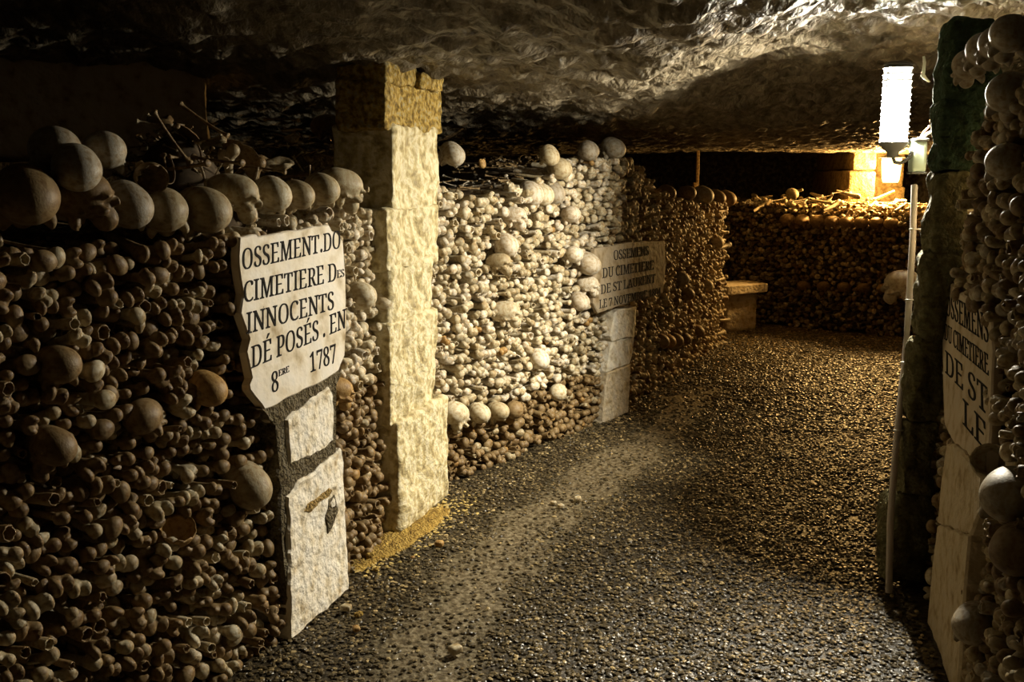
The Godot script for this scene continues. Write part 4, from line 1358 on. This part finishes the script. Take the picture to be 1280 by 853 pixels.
	tag(mo, "crumbled yellow mortar heaped along the pillar's foot", "rubble", "", "stuff")
	var st := [[470, 712, "pale yellow"], [448, 768, "pale yellow"], [445, 786, "ochre"], [549, 680, "ochre"], [516, 697, "ochre"], [462, 694, "pale yellow"], [433, 760, "tan"], [569, 812, "tan"], [590, 662, "tan"], [692, 629, "white"], [701, 633, "white"], [722, 624, "white"]]
	var where := ["on the gravel beyond the white pier", "by the white pier's foot", "nearest the white pier's foot", "beyond the yellow mortar", "at the yellow mortar's tip", "before the yellow mortar", "touching the white pier", "out on the near gravel", "near the bright stack's foot", "first in a white cluster on the track", "second in a white cluster on the track", "by itself on the sandy track"]
	for i in st.size():
		var d := ray(st[i][0], st[i][1])
		var p := Vector3(0, EYE, 0) + d * ((0.012 - EYE) / d.y)
		tag(obj("loose_stone", rock(Vector3(0.04, 0.026, 0.034) * rng.randf_range(0.6, 1.1), 5, 0.009, 0.006, i * 3.3), mats[{"pale yellow": "yellow sand", "ochre": "ochre 0", "tan": "tan 0", "white": "cream 0"}[st[i][2]]], null, Transform3D(Basis(Vector3.UP, i * 1.0), p)), "%s loose stone lying %s" % [st[i][2], where[i]], "stone", "loose stones on the floor")

func build_gravel() -> void:
	var poly := corridor()
	var t := (1.0 + sqrt(5.0)) / 2.0
	var iv := [Vector3(-1, t, 0), Vector3(1, t, 0), Vector3(-1, -t, 0), Vector3(1, -t, 0), Vector3(0, -1, t), Vector3(0, 1, t), Vector3(0, -1, -t), Vector3(0, 1, -t), Vector3(t, 0, -1), Vector3(t, 0, 1), Vector3(-t, 0, -1), Vector3(-t, 0, 1)]
	var fi := PackedInt32Array([0, 11, 5, 0, 5, 1, 0, 1, 7, 0, 7, 10, 0, 10, 11, 1, 5, 9, 5, 11, 4, 11, 10, 2, 10, 7, 6, 7, 1, 8, 3, 9, 4, 3, 4, 2, 3, 2, 6, 3, 6, 8, 3, 8, 9, 4, 9, 5, 2, 4, 11, 6, 2, 10, 8, 6, 7, 9, 8, 1])
	var gravel := thing("gravel")
	tag(gravel, "wet dark gravel covering the gallery floor", "gravel", "", "stuff")
	var lists := [[], [], []]
	var area := 0
	for i in 190000:
		var z := -2.3 - 9.0 * pow(rng.randf(), 1.35)
		var x := rng.randf_range(-1.4, 4.4)
		var r := rng.randf_range(0.005, 0.011) * (1.0 if z > -6.0 else 1.35)
		if absf(x) > 0.62 * -z + 0.3: continue
		if not Geometry2D.is_point_in_polygon(Vector2(x, z), poly): continue
		if rng.randf() < 0.82 * sandiness(x, z): continue
		lists[rng.randi() % 3].append([x, z, r])
	for k in 3:
		var v := PackedVector3Array()
		for p in iv: v.append(p.normalized() * Vector3(1.25, 0.45, 0.95) * rng.randf_range(0.75, 1.2))
		var mm := MultiMesh.new()
		mm.transform_format = MultiMesh.TRANSFORM_3D
		mm.use_colors = true
		mm.mesh = faceted(v, fi.duplicate())
		mm.instance_count = lists[k].size()
		for i in lists[k].size():
			var e: Array = lists[k][i]
			var b := Basis.from_euler(Vector3(rng.randf_range(-0.2, 0.2), rng.randf() * TAU, rng.randf_range(-0.2, 0.2))).scaled_local(Vector3.ONE * e[2])
			mm.set_instance_transform(i, Transform3D(b, Vector3(e[0], floor_height(e[0], e[1]) + e[2] * rng.randf_range(0.1, 0.6), e[1])))
			var f := rng.randf()
			var c := Vector3(0.075, 0.056, 0.028) if f < 0.72 else Vector3(0.16, 0.118, 0.056) if f < 0.93 else Vector3(0.36, 0.27, 0.13)
			var crumb := Vector2(e[0], e[1]).distance_to(Geometry2D.get_closest_point_to_segment(Vector2(e[0], e[1]), Vector2(-0.62, -3.9), Vector2(-0.30, -4.62)))
			if rng.randf() < exp(-pow(crumb / 0.10, 2.0)) * 0.9: c = Vector3(0.50, 0.37, 0.13)   # mortar crumbs
			c *= rng.randf_range(0.6, 1.25)
			mm.set_instance_color(i, Color(c.x, c.y, c.z))
		var mi := MultiMeshInstance3D.new()
		mi.name = part_name("pebbles", gravel)
		mi.multimesh = mm
		mi.material_override = mats["gravel"]
		mi.set_meta("kind", "stuff")
		gravel.add_child(mi, true)
